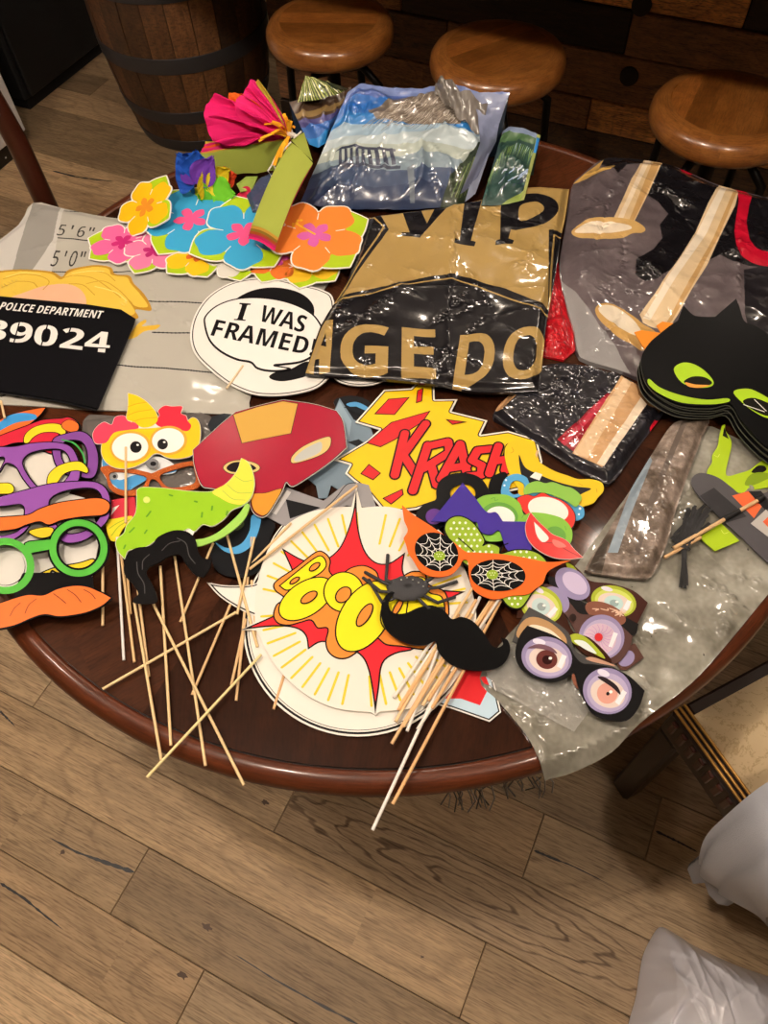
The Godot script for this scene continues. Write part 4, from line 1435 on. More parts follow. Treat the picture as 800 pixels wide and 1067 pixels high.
func beach_packs():
	puffed("palm_backdrop", "small clear-bagged backdrop with green palm fronds beside the blue beach pack",
		[501, 214, 514, 214, 530, 212, 546, 208], [524, 136, 531, 132, 547, 135, 563, 141], 0.036, 0.06, 0.008, 5.0, 24, 24, paint_palm, {"w": 400, "h": 400, "back": "26382f"})
	puffed("bamboo_print_sheet", "corner of a green bamboo-print plastic sheet behind the blue beach pack",
		[310, 106, 330, 104, 352, 98, 364, 92], [318, 78, 318, 78, 330, 82, 358, 90], 0.085, 0.105, 0.002, 6.0, 14, 10, paint_grass_print, {"w": 200, "h": 120, "back": "26301c", "drop": 0.008})
	puffed("beach_scrap", "crumpled blue and brown corner of a plastic sheet beside the tissue fan",
		[322, 150, 332, 154, 340, 148, 344, 138], [301, 106, 325, 100, 350, 95, 366, 90], 0.03, 0.075, 0.006, 7.0, 20, 20, paint_scrap, {"w": 200, "h": 200, "back": "24344f"})
	puffed("beach_backdrop", "puffy blue beach backdrop pack with thatched roof and bench rail",
		[312, 213, 340, 216, 370, 218, 410, 219, 450, 217, 477, 215, 495, 203], [362, 96, 376, 87, 405, 91, 440, 92, 470, 86, 500, 96, 531, 96], 0.012, 0.105, 0.030, 8.0, 70, 50, paint_beach, {"w": 900, "h": 500})
	# film flap standing up at the back
	var f = cur
	var g = []
	var lo = [at(452, 98, 0.10), at(468, 112, 0.10), at(484, 128, 0.09), at(500, 142, 0.07)]
	var hi = [at(456, 80, 0.135), at(466, 82, 0.135), at(484, 95, 0.125), at(508, 108, 0.11)]
	for j in 7:
		var row = []
		for i in 13:
			var x = i / 12.0 * 3.0
			var k = mini(int(x), 2)
			var a: Vector3 = lo[k].lerp(lo[k + 1], x - k); var b: Vector3 = hi[k].lerp(hi[k + 1], x - k)
			row.append(a.lerp(b, j / 6.0) + Vector3(0, 0.006 * sin(i * 1.7 + j * 0.9), 0.004 * cos(i * 1.1 + j)) - f.position)
		g.append(row)
	put("film_flap", sheet_mesh(g), mt("6f6963", 0.3, 0.9), f)
	g = []
	lo = [at(497, 186, 0.03), at(517, 146, 0.06), at(520, 128, 0.08), at(531, 97, 0.112)]
	hi = [at(479, 204, 0.03), at(500, 150, 0.08), at(498, 120, 0.10), at(488, 97, 0.112)]
	for j in 5:
		var row = []
		for i in 13:
			var x = i / 12.0 * 3.0
			var k = mini(int(x), 2)
			row.append(lo[k].lerp(lo[k + 1], x - k).lerp(hi[k].lerp(hi[k + 1], x - k), j / 4.0) + Vector3(0, 0.003 * sin(i * 1.3 + j * 2.0), 0) - f.position)
		g.append(row)
	put("film_edge", sheet_mesh(g), mt("8d97b8", 0.25, 0.9), f)

# ---------------------------------------------------------------- luau things
func petal_shape(n: int, r0: float, r1: float, rot: float, lobes := 0.5) -> PackedVector2Array:
	var p = PackedVector2Array()
	for i in 90:
		var a = TAU * i / 90.0
		var c = pow(absf(cos(n * 0.5 * (a - rot))), lobes)
		p.append(Vector2.from_angle(a) * lerpf(r0, r1, c) * (1.0 + 0.03 * sin(a * 13.0)))
	return p

func shifted(p: PackedVector2Array, d: Vector2, k := 1.0) -> PackedVector2Array:
	var r = PackedVector2Array()
	for a in p: r.append(a * k + d)
	return r

func leaf(r: float, a: float, w := 0.42) -> PackedVector2Array:
	var p = PackedVector2Array()
	var d = Vector2.from_angle(a); var o = d.orthogonal()
	for i in 13:
		var t = i / 12.0
		p.append(d * r * t + o * r * w * sin(PI * pow(t, 1.25)))
	for i in range(11, 0, -1):
		var t = i / 12.0
		p.append(d * r * t - o * r * w * sin(PI * pow(t, 1.25)))
	return p

# a cut-out hibiscus: leaves, five petals, a star in the middle
func hibiscus(label, px, py, h, r, rot, col, mid, leaves, rx := 0.0, rz := 0.0, stamen := ""):
	prop("hibiscus_cutout", label, "paper flower", px, py, h, rx, rz, 0.0016, "hibiscus cutouts")
	var fl = petal_shape(5, r * 0.52, r, rot, 0.5)
	var all = fl
	var ls = []
	for a in leaves:
		var l = leaf(r * 1.16, a)
		ls.append(l)
		all = join(all, l)
	body("card", grow(all, 2.6), "efece4")
	for l in ls: 
		ink("leaf", grow(l, 0.2), "aac81f")
	ink("petals", fl, col)
	for i in 5:
		ink("petal_gap", line(PackedVector2Array([Vector2.from_angle(rot + PI / 5 + TAU * i / 5) * r * 0.44, Vector2.from_angle(rot + PI / 5 + TAU * i / 5) * r * 0.62]), 1.8), "efece4")
	ink("flower_centre", petal_shape(5, r * 0.12, r * 0.36, rot, 0.7), mid)
	if stamen:
		ink("stamen", line(PackedVector2Array([Vector2.ZERO, Vector2.from_angle(rot + 3.4) * r * 0.5]), 4.0), stamen)
		for k in 5: ink("stamen", shifted(petal_shape(3, 0.002, 0.003, 0), Vector2.from_angle(rot + 3.2 + 0.12 * k) * r * (0.5 + 0.04 * (k % 2))), stamen)

func join(a, b) -> PackedVector2Array:
	var p = PackedVector2Array(); var q = PackedVector2Array()
	for v in a: p.append(v * 1000.0)
	for v in b: q.append(v * 1000.0)
	var r = biggest(Geometry2D.merge_polygons(p, q))
	var out = PackedVector2Array()
	for v in r: out.append(v / 1000.0)
	return out if out.size() > 2 else a

# cupped tissue petal from a base point along dir
func tissue(base: Vector3, dir: Vector3, up: Vector3, len_: float, wid: float, cup: float, sd := 0.0) -> ArrayMesh:
	var s = dir.cross(up).normalized()
	var g = []
	for j in 11:
		var t = j / 10.0
		var row = []
		for i in 13:
			var x = i / 6.0 - 1.0
			var w = wid * sin(PI * (0.12 + 0.80 * pow(t, 0.8))) * (0.9 if t < 1 else 0.7)
			var rf = 0.05 * wid * sin(i * 2.1 + sd * 3.0 + j) + 0.10 * wid * nz.get_noise_3d(x * 2.0, t * 2.0, sd)
			var ed = 1.0 + 0.05 * sin(i * 1.7 + sd)
			row.append(base + dir * len_ * t * (1.0 - 0.16 * x * x * t) * ed + s * x * w + up * (cup * len_ * (x * x * 0.35 + t * t * 0.5) + rf * (0.3 + t)))
		g.append(row)
	return sheet_mesh(g)

func tissue_mat(c) -> StandardMaterial3D:
	var m = mt(c, 0.75, 0.0, 0.0, 0.3)
	m.backlight_enabled = true
	m.backlight = hx(c) * 0.35
	return m

func build_luau():
	zoom(0, 0, 1)
	# pile of cutouts, lowest first
	hibiscus("pink hibiscus paper cutout with two lime leaves on the height chart", 128, 253, 0.013, 0.058, 0.3, "e4679f", "c22a74", [2.5, 3.4, 0.9])
	hibiscus("pale green and pink hibiscus cutout beneath the yellow one", 160, 262, 0.0135, 0.055, 0.9, "e27ba6", "b3266d", [0.4, 2.0])
	hibiscus("yellow hibiscus cutout mostly hidden beneath the blue ones", 205, 266, 0.0155, 0.056, 0.2, "edc21f", "d9692a", [1.2, 2.4])
	hibiscus("white-edged hibiscus cutout with lime leaf under the far blue flower", 246, 268, 0.0155, 0.056, 0.6, "d9d6cc", "d96a9c", [1.4, 0.6])
	hibiscus("orange hibiscus cutout peeping out beneath the bright orange one", 290, 270, 0.0155, 0.056, 0.1, "d9702c", "b8448a", [1.0, 2.0])
	hibiscus("yellow and lime hibiscus cutout under the bright orange flower", 322, 272, 0.0155, 0.062, 0.8, "e5b92a", "cc5f2a", [0.9, 1.8])
	hibiscus("sky-blue hibiscus cutout with pink star overlapped by the yellow flower", 199, 229, 0.022, 0.088, 0.5, "38a0cf", "e6558c", [-1.2, 2.1, 4.1], 3.0, 0.0)
	hibiscus("sky-blue hibiscus cutout with pink star under the lime tissue stack", 254, 244, 0.026, 0.090, 0.28, "38a0cf", "e6558c", [-1.75, 2.7, 1.0], 3.0, -1.0)
	hibiscus("yellow hibiscus cutout tilted up on the blue one", 152, 216, 0.036, 0.060, 0.7, "efbe18", "e2902a", [-0.9, 0.7], 14.0, 20.0)
	hibiscus("bright orange hibiscus cutout with purple centre and two lime leaves", 328, 245, 0.034, 0.088, 0.45, "e98433", "cf5ea8", [-0.35, 0.95], 4.0, -2.0, "f0b52a")
	# silk lei flowers
	var f = thing("silk_lei", "short silk lei of blue, purple, yellow and green petals on the hibiscus cutouts", "lei", at(205, 200, 0.03))
	var o: Vector3 = f.position
	for q in [[205, 184, 0.055, 186, 162, 0.09, "1f52b4", 0.035], [206, 184, 0.055, 204, 158, 0.095, "2158bd", 0.032], [203, 192, 0.05, 186, 182, 0.06, "1b4aa6", 0.03], [200, 190, 0.045, 193, 193, 0.045, "1d6dae", 0.022],
		[205, 192, 0.05, 221, 165, 0.085, "6b3aa6", 0.028], [203, 192, 0.05, 194, 172, 0.07, "5c3198", 0.022],
		[212, 195, 0.045, 236, 178, 0.055, "d8c21e", 0.028], [212, 196, 0.045, 205, 196, 0.05, "cdb718", 0.022], [216, 196, 0.045, 232, 190, 0.045, "dcca30", 0.026],
		[222, 200, 0.038, 244, 203, 0.035, "6fc52f", 0.032], [220, 200, 0.038, 208, 206, 0.03, "63b82b", 0.026], [224, 198, 0.038, 238, 193, 0.04, "8ad043", 0.026],
		[232, 186, 0.04, 246, 182, 0.05, "dd4a24", 0.022], [250, 200, 0.03, 262, 210, 0.025, "c9274a", 0.02]]:
		var a = at(q[0], q[1], q[2]); var b = at(q[3], q[4], q[5])
		var d = (b - a)
		var up = (cam_o - a).normalized()
		up = (up - d.normalized() * up.dot(d.normalized())).normalized()
		put("silk_petal", tissue(a - o, d.normalized(), up, d.length() * 1.1, q[7], 0.25, q[0] * 0.1 + q[3]), tissue_mat(q[6]), f)
	# small denim-blue and green pouches between the flowers and the tissue stack
	pack("navy_plastic_fold", "small fold of navy plastic between the lei and the tissue stack", "plastic sheet",
		[256, 200, 268, 184, 285, 178, 300, 182, 296, 200, 284, 216, 262, 216], 0.030, 0.012, 0.003, 30.0, 83.0, "3c4966", func(): pass, {"res": 64.0, "round": 0.008, "folds": 12, "sharp": true})
	pack("sage_paper_scrap", "small sage green scrap beside the navy fold", "paper",
		[246, 190, 256, 182, 268, 182, 262, 196, 250, 198], 0.034, 0.005, 0.002, 30.0, 84.0, "8fa54c", func(): pass, {"res": 64.0, "round": 0.006, "folds": 6, "coat": 0.2, "sharp": true})
	tissue_stack()

func tissue_stack():
	# unopened tissue garland: two bundles of leaves tied in the middle, one partly fanned open
	var kn = at(303, 146, 0.085)
	var f = thing("tissue_paper_fan", "tied tissue-paper garland with pink leaves fanned open and lime outer sheets", "tissue garland", kn)
	var inv: Vector3 = kn
	# left bundle: stack of sheets standing on edge
	var cols = ["98a446", "9aa648", "d4a13a", "d8206f", "e0337b", "e4561f", "d81f6e", "c9b23c"]
	var a0 = at(205, 185, 0.028); var a1 = at(288, 178, 0.028)
	var tl = at(206, 163, 0.060); var tr = at(300, 146, 0.085)
	for k in cols.size():
		var off = Vector3(0.002, 0.0, -0.0045) * k
		var mb = MB.new()
		var g = []
		for j in 5:
			var row = []
			for i in 13:
				var s = i / 12.0
				var lo = a0.lerp(a1, s); var hi = tl.lerp(tr, s)
				var p = lo.lerp(hi, j / 4.0) + off * (1.0 - 0.55 * s) + Vector3(0, 0.0012 * k * (j / 4.0), 0)
				p += Vector3(0, 0.0012 * sin(i * 1.9 + k * 2.0), 0.0016 * sin(i * 0.9 + k + j))
				row.append(p - inv)
			g.append(row)
		put("tissue_sheet", sheet_mesh(g), tissue_mat(cols[k]), f)
	# second bundle coming down towards the orange flower
	var c2 = ["9faa48", "c9973a", "8a6a22", "a8471f", "b9245c", "d8206f"]
	var b0 = at(317, 140, 0.098); var b1 = at(326, 170, 0.088); var b2 = at(290, 248, 0.064); var b3 = at(262, 235, 0.066)
	var b4 = at(303, 148, 0.092)
	for k in c2.size():
		var dn = Vector3(-0.0018, -0.0032, 0.0028) * k
		var g = []
		for j in 13:
			var t = j / 12.0
			var row = []
			for i in 7:
				var s = i / 6.0
				var up = b4.lerp(b1, s) + Vector3(0, 0.004 * sin(PI * s), 0)
				var dnn = b3.lerp(b2, s) + Vector3(0, 0.006 * sin(PI * s), 0)
				var p = up.lerp(dnn, t) + dn * (0.25 + 0.75 * t)
				p.y += 0.010 * sin(PI * t)
				row.append(p - inv)
			g.append(row)
		put("tissue_sheet", sheet_mesh(g), tissue_mat(c2[k]), f)
	var gt = []
	for j in 5:
		var row = []
		for i in 5:
			row.append(b4.lerp(b0, i / 4.0).lerp(b4.lerp(b1, i / 4.0), j / 4.0) + Vector3(0, 0.004, 0) - inv)
		gt.append(row)
	put("tissue_sheet", sheet_mesh(gt), tissue_mat("8f9a40"), f)
	# opened leaves: fans from the knot through outline points (picture x, y, height)
	for q in [["b9b23f", [302, 138, 0.09, 292, 116, 0.12, 279, 95, 0.145, 269, 84, 0.155, 263, 86, 0.150]],
		["d81f6e", [300, 136, 0.10, 288, 110, 0.13, 272, 88, 0.15, 264, 84, 0.152, 257, 90, 0.15, 254, 100, 0.14]],
		["e4641c", [262, 112, 0.12, 253, 99, 0.136, 246, 95, 0.138, 239, 100, 0.134, 239, 110, 0.124]],
		["de2470", [292, 128, 0.11, 272, 106, 0.142, 258, 91, 0.150, 252, 97, 0.142, 246, 108, 0.134, 248, 122, 0.12, 262, 136, 0.105]],
		["d91a69", [286, 136, 0.10, 262, 122, 0.128, 244, 108, 0.138, 228, 99, 0.136, 219, 103, 0.130, 213, 115, 0.118, 216, 132, 0.10, 223, 148, 0.085, 240, 152, 0.08, 262, 150, 0.085]],
		["cf1763", [290, 143, 0.095, 270, 136, 0.112, 246, 126, 0.122, 224, 121, 0.120, 215, 126, 0.11, 219, 142, 0.092, 232, 151, 0.082, 256, 151, 0.085]]]:
		var pts = []
		var a = q[1]
		for i in range(0, a.size(), 3): pts.append(at(a[i], a[i + 1], a[i + 2]))
		var sm = []
		for i in pts.size() - 1:
			var p0: Vector3 = pts[maxi(i - 1, 0)]; var p3: Vector3 = pts[mini(i + 2, pts.size() - 1)]
			for e in 6: sm.append(pts[i].cubic_interpolate(pts[i + 1], p0, p3, e / 6.0))
		sm.append(pts[pts.size() - 1])
		var g = []
		for j in 11:
			var t = j / 10.0
			var row = []
			for i in sm.size():
				var p: Vector3 = kn.lerp(sm[i], t)
				p += Vector3(0, 0.004, 0.003) * sin(i * 0.5 + a[1]) * t + Vector3(0, 0.010, 0.0) * sin(PI * t) + Vector3(0, 0.007, 0.004) * nz.get_noise_3d(i * 0.22, t * 1.5, a[1]) * t
				row.append(p - inv)
			g.append(row)
		put("tissue_leaf", sheet_mesh(g), tissue_mat(q[0]), f)
	# yellow frayed strips and the white tie
	var r = RandomNumberGenerator.new()
	r.seed = 4
	for q in [[276, 132, 0.11], [284, 130, 0.115], [296, 122, 0.12], [298, 126, 0.12], [301, 128, 0.12], [278, 146, 0.1], [270, 150, 0.095], [283, 142, 0.105], [290, 134, 0.112], [304, 130, 0.11], [308, 136, 0.105], [272, 148, 0.10], [286, 176, 0.075], [292, 168, 0.08], [298, 160, 0.085]]:
		var e = at(q[0], q[1], q[2])
		var d: Vector3 = (e - kn)
		var s = d.normalized().cross(Vector3.UP).normalized() * 0.0035
		var g = []
		for j in 7:
			var t = j / 6.0
			var p: Vector3 = d * t + Vector3(0, 0.010 * sin(PI * t) + 0.006, 0.002 * sin(t * 9.0 + q[0]))
			g.append([p - s, p + Vector3(0, 0.001, 0), p + s])
		put("paper_strip", sheet_mesh(g), tissue_mat(["e9a21c", "efb42c", "e2931a"][r.randi() % 3]), f)
	for k in 9:
		var a = TAU * k / 9.0
		put("tie", tube([Vector3(0.012 * cos(a), 0.008, 0.006 * sin(a)), Vector3(0.004 * cos(a + 1), 0.016 + 0.002 * sin(a * 3), 0.006 * sin(a + 1)), Vector3(-0.008 * cos(a), 0.010, -0.007 * sin(a))], 0.0022, 6), mt("e6e0d6", 0.6), f)
	for q in [[[303, 148, 0.098], [288, 165, 0.085], [279, 178, 0.07], [283, 184, 0.065], [290, 176, 0.075]], [[306, 144, 0.1], [312, 139, 0.108], [314, 137, 0.11]], [[300, 150, 0.095], [290, 158, 0.088], [284, 170, 0.078], [287, 176, 0.072]]]:
		var p = []
		for e in q: p.append(at(e[0], e[1], e[2]) - inv)
		put("tie", tube(p, 0.0016, 6), mt("e6e0d6", 0.6), f)

# ---------------------------------------------------------------- speech and sound signs
func build_signs():
	# round card under the speech bubble
	prop("round_sign", "large round white card with black ring under the speech bubble", "photo prop sign", 275, 350, 0.0125)
	zoom(180, 200, 3.333)
	var p = S([60, 500, 75, 430, 120, 365, 190, 320, 270, 300, 350, 300, 430, 318, 520, 340, 560, 380, 560, 520, 548, 640, 548, 640, 500, 680, 420, 702, 340, 708, 270, 700, 190, 665, 120, 610, 75, 560])
	body("card", p, "e9e6e0")
	ink("ring", grow(p, -3.2), "1b1a1c")
	ink("face", grow(p, -5.0), "eae7e1")
	ink("black_shape", S([220, 375, 270, 345, 340, 332, 410, 340, 460, 362, 488, 395, 490, 430, 480, 450, 440, 420, 380, 395, 300, 370]), "151416")
	ink("black_shape", S([335, 640, 360, 625, 400, 620, 460, 590, 480, 600, 470, 635, 430, 650, 380, 658, 345, 652]), "151416")
	prop("scalloped_sign", "scalloped white card edge with black line under the gold and black backdrop", "photo prop sign", 372, 396, 0.0125)
	zoom(180, 200, 3.333)
	p = S([552, 640, 552, 640, 580, 660, 630, 672, 690, 670, 735, 655, 735, 655, 700, 620, 600, 610])
	body("card", p, "e9e6e0")
	ink("ring", grow(p, -2.0), "1b1a1c")
	ink("face", grow(p, -3.6), "e9e6e0")
	zoom(180, 200, 3.333)
	prop("speech_bubble", "white speech bubble card reading I WAS FRAMED on a stick", "photo prop sign", 270, 345, 0.0145)
	p = S([108, 460, 112, 430, 150, 395, 210, 372, 280, 365, 360, 372, 430, 392, 485, 422, 515, 460, 530, 500, 510, 550, 480, 575, 440, 592, 380, 600, 355, 602, 355, 602, 410, 612, 380, 622, 330, 622, 290, 612, 268, 592, 220, 582, 165, 555, 125, 515])
	body("card", p, "151416")
	ink("face", grow(p, -3.0), "efece7")
	letters("lettering", "I", [212, 445, 252, 448, 232, 385], "151416", "Droid Serif")
	letters("lettering", "WAS", [296, 448, 452, 490, 316, 392], "151416")
	letters("lettering", "FRAMED!", [130, 500, 488, 572, 152, 442], "151416")
	stick(236, 405, 0.0150, 253, 381, 0.0155, "e6cfa8")
	zoom(0, 0, 1)
	# black police sign, its right side curling up
	prop("police_sign", "glossy black police department sign with stencilled white number 39024", "photo prop sign", 60, 365, 0.0170, 0, 0.4, 0.0015)
	zoom(0, 170, 3.333)
	var out = L([-140, 455, 0, 462, 140, 475, 300, 490, 420, 508, 470, 540, 465, 560, 340, 852, 200, 820, 0, 790, -160, 770])
	curl(out)
	var wt = "e8e5e0"
	letters("lettering", "POLICE DEPARTMENT", [-4, 508, 350, 540, 10, 482], wt)
	letters("lettering", "39024", [-62, 610, 378, 660, -42, 540], wt)
	for a in [[-10, 545, -30, 612], [67, 555, 45, 636], [166, 560, 140, 645], [312, 640, 390, 645], [250, 560, 236, 600]]:
		ink("stencil_gap", line(L(a), 2.4), "101013", 0.22)
	# BOOOM
	zoom(0, 0, 1)
	prop("ring_sign", "round white card with a double black ring underneath the red and yellow sound-effect sign", "photo prop sign", 400, 660, 0.003)
	zoom(220, 510, 3.077)
	p = E(470, 440, 368, 352, 0, 72)
	body("card", p, "eae6dd")
	ink("ring", grow(p, -2.4), "17171a")
	ink("face", grow(p, -5.2), "eae6dd")
	ink("thin_ring", grow(p, -7.0), "17171a")
	ink("face", grow(p, -7.7), "eae6dd")
	stick(300, 690, 0.006, 285, 739, 0.004, "d9ab78")
	prop("bubble_tail", "white pointed speech-bubble tail with black outline beside the BOOOM sign", "photo prop sign", 240, 620, 0.0055)
	zoom(220, 510, 3.077)
	p = S([-14, 298, -14, 298, 60, 308, 150, 298, 165, 240, 200, 150, 260, 90, 320, 120, 320, 400, 180, 420, 180, 420, 100, 388, 30, 345])
	body("card", p, "e9e6de")
	ink("ring", grow(p, -1.6), "17171a")
	ink("face", grow(p, -3.4), "e9e6de")
	prop("boom_sign", "big round comic sign with yellow BOOOM lettering on a red star", "photo prop sign", 370, 630, 0.0085)
	zoom(220, 510, 3.077)
	p = S([140, 380, 143, 330, 160, 250, 190, 180, 240, 115, 310, 75, 390, 58, 450, 55, 450, 55, 465, -8, 465, -8, 482, 58, 482, 58, 560, 55, 640, 75, 730, 130, 800, 230, 835, 320, 850, 420, 830, 520, 790, 600, 740, 660, 680, 692, 620, 705, 540, 712, 540, 712, 526, 724, 526, 724, 512, 714, 512, 714, 440, 708, 370, 692, 290, 648, 210, 570, 160, 480, 145, 452, 145, 452, 98, 450, 98, 450, 140, 425, 140, 425])
	body("card", p, "e8e3d8")
	var rays = []
	for k in 44:
		var a = TAU * k / 44.0 + 0.07
		if k % 11 == 0: continue
		var d = Vector2(cos(a), sin(a))
		rays.append(line(L([490 + d.x * 235, 385 + d.y * 215, 490 + d.x * 330, 385 + d.y * 310]), 3.2))
	inks("ray", rays, "dcc62c")
	var star = S([465, 0, 465, 0, 470, 110, 490, 190, 525, 232, 570, 236, 622, 202, 622, 202, 615, 260, 640, 298, 700, 318, 815, 328, 815, 328, 740, 365, 660, 420, 640, 470, 650, 512, 590, 528, 550, 560, 538, 640, 526, 722, 526, 722, 515, 640, 500, 570, 475, 530, 420, 505, 355, 490, 310, 514, 310, 514, 302, 470, 270, 446, 200, 440, 98, 450, 98, 450, 200, 405, 256, 375, 275, 325, 262, 270, 226, 188, 226, 188, 295, 226, 350, 232, 405, 195, 436, 135, 455, 70], 4)
	ink("star_line", star, "1c1516")
	ink("star", grow(star, -2.1), "dd1f2c")
	var blob = S([198, 308, 214, 288, 270, 250, 335, 200, 365, 203, 384, 228, 381, 262, 405, 278, 448, 250, 492, 243, 530, 262, 545, 290, 590, 292, 640, 263, 685, 268, 700, 305, 752, 330, 764, 400, 745, 440, 722, 500, 690, 516, 610, 506, 560, 500, 530, 478, 505, 480, 482, 512, 440, 542, 402, 543, 374, 522, 365, 488, 372, 448, 340, 447, 320, 422, 290, 428, 250, 438, 214, 432, 198, 406, 208, 370, 232, 350, 206, 328], 4)
	ink("letter_line", blob, "1c1516")
	ink("letter_border", grow(blob, -2.0), "e88a34")
	# letters B O O O M
	for q in [S([216, 310, 216, 310, 280, 258, 340, 214, 364, 220, 371, 246, 352, 270, 320, 288, 300, 300, 268, 318, 240, 326], 4), E(304, 352, 100, 56, -33, 40), E(425, 330, 66, 66, -30, 40), E(492, 408, 78, 128, 33, 40), E(600, 380, 50, 82, 30, 36), S([640, 300, 665, 280, 690, 290, 700, 330, 740, 345, 750, 400, 720, 470, 700, 500, 670, 470, 640, 490, 620, 440])]:
		ink("letter_line", q, "1c1516")
		ink("letter", grow(q, -1.9), "f3e21c")
	# where neighbouring letters run together
	for q in [E(268, 294, 20, 9, -33), E(332, 250, 22, 11, -35), E(314, 348, 32, 16, -33), E(424, 340, 31, 23, -45), E(492, 405, 19, 44, 33), E(598, 380, 12, 34, 30)]:
		ink("letter_line", q, "1c1516")
		ink("letter_hole", grow(q, -1.9), "e88a34")
	# KRASH
	zoom(0, 0, 1)
	prop("krash_sign", "jagged yellow comic sign with red KRASH lettering", "photo prop sign", 440, 475, 0.0055)
	zoom(340, 380, 2.667)
	p = L([22, 265, 115, 210, 148, 180, 80, 160, 160, 70, 235, 66, 258, 43, 299, 40, 301, 97, 364, 96, 347, 130, 447, 155, 428, 195, 505, 184, 585, 208, 600, 270, 560, 340, 420, 372, 300, 385, 250, 402, 165, 413, 110, 348, 75, 322, 52, 302, 66, 278])
	body("card", p, "efeae0")
	var pk = grow(p, -2.6)
	ink("black_edge", pk, "1b1718")
	ink("yellow_burst", grow(pk, -1.8), "f1c616")
	for a in [[172, 95, 232, 90, 190, 140, 132, 138], [252, 72, 270, 64, 266, 102, 248, 108], [110, 218, 180, 160, 290, 128, 268, 160, 190, 210, 150, 230], [118, 276, 152, 302, 130, 322, 94, 304], [155, 372, 212, 345, 215, 362, 180, 390], [330, 152, 392, 160, 350, 168], [300, 300, 320, 330, 290, 345]]:
		lined("red_chip", L(a), "cf1f26", 1.5)
	var strokes = [[[218, 192, 190, 308], [276, 165, 206, 262], [212, 250, 248, 305]],
		[[282, 225, 240, 352], [282, 228, 338, 215, 342, 245, 270, 290], [292, 285, 306, 335]],
		[[318, 320, 372, 222, 392, 312], [340, 290, 390, 282]],
		[[458, 236, 420, 240, 404, 268, 432, 282, 430, 308, 392, 312]],
		[[478, 228, 452, 305], [512, 232, 496, 296], [466, 270, 506, 264]]]
	for ch in strokes:
		var wide = []; var slim = []
		for a in ch:
			wide.append(line(L(a), 17.5))
			slim.append(line(L(a), 12.6))
		inks("letter_outline", wide, "131012")
		inks("letter", slim, "cf1f26")
	# plain comic card corner under the BOOOM sign
	zoom(0, 0, 1)
	prop("comic_card", "red and pale blue card corner sticking out below the eye glasses", "photo prop sign", 495, 725, 0.0015)
	p = L([440, 690, 500, 684, 512, 700, 522, 742, 510, 752, 470, 738, 440, 730])
	body("card", p, "efece6")
	ink("black_edge", grow(p, -1.6), "17171a")
	ink("blue_field", grow(p, -3.2), "b9d3e4")
	ink("red_patch", L([450, 695, 500, 690, 510, 715, 500, 735, 480, 728, 455, 728]), "cf2027")

# sheet bent along one axis: used for the curling police sign
func curl(out: PackedVector2Array):
	body("sheet", out, "101013", [], 0.22)
	var low = PackedVector2Array()
	for a in out: low.append(a * 0.985 + Vector2(-0.002, 0.004))
	var keep = cur_th
	var mb = MB.new()
	slab_into(mb, low, -0.003, -0.0015)
	put("second_sheet", mb.mesh(), mt("151518", 0.25), cur)

# ---------------------------------------------------------------- props on the left
const BK := "0d0c0e"

func outlined_card(p: PackedVector2Array, c, mm := 1.8, part := "face", holes := []):
	# black card edge with a coloured face; holes are cut right through
	var hs = []
	for h in holes: hs.append(h)
	body("card", grow(p, mm), BK, hs)
	if holes.is_empty():
		ink(part, p, c)
	else:
		var hb = []
		for h in holes: hb.append(grow(h, mm))
		ink(part, pieces(p, hb), c)

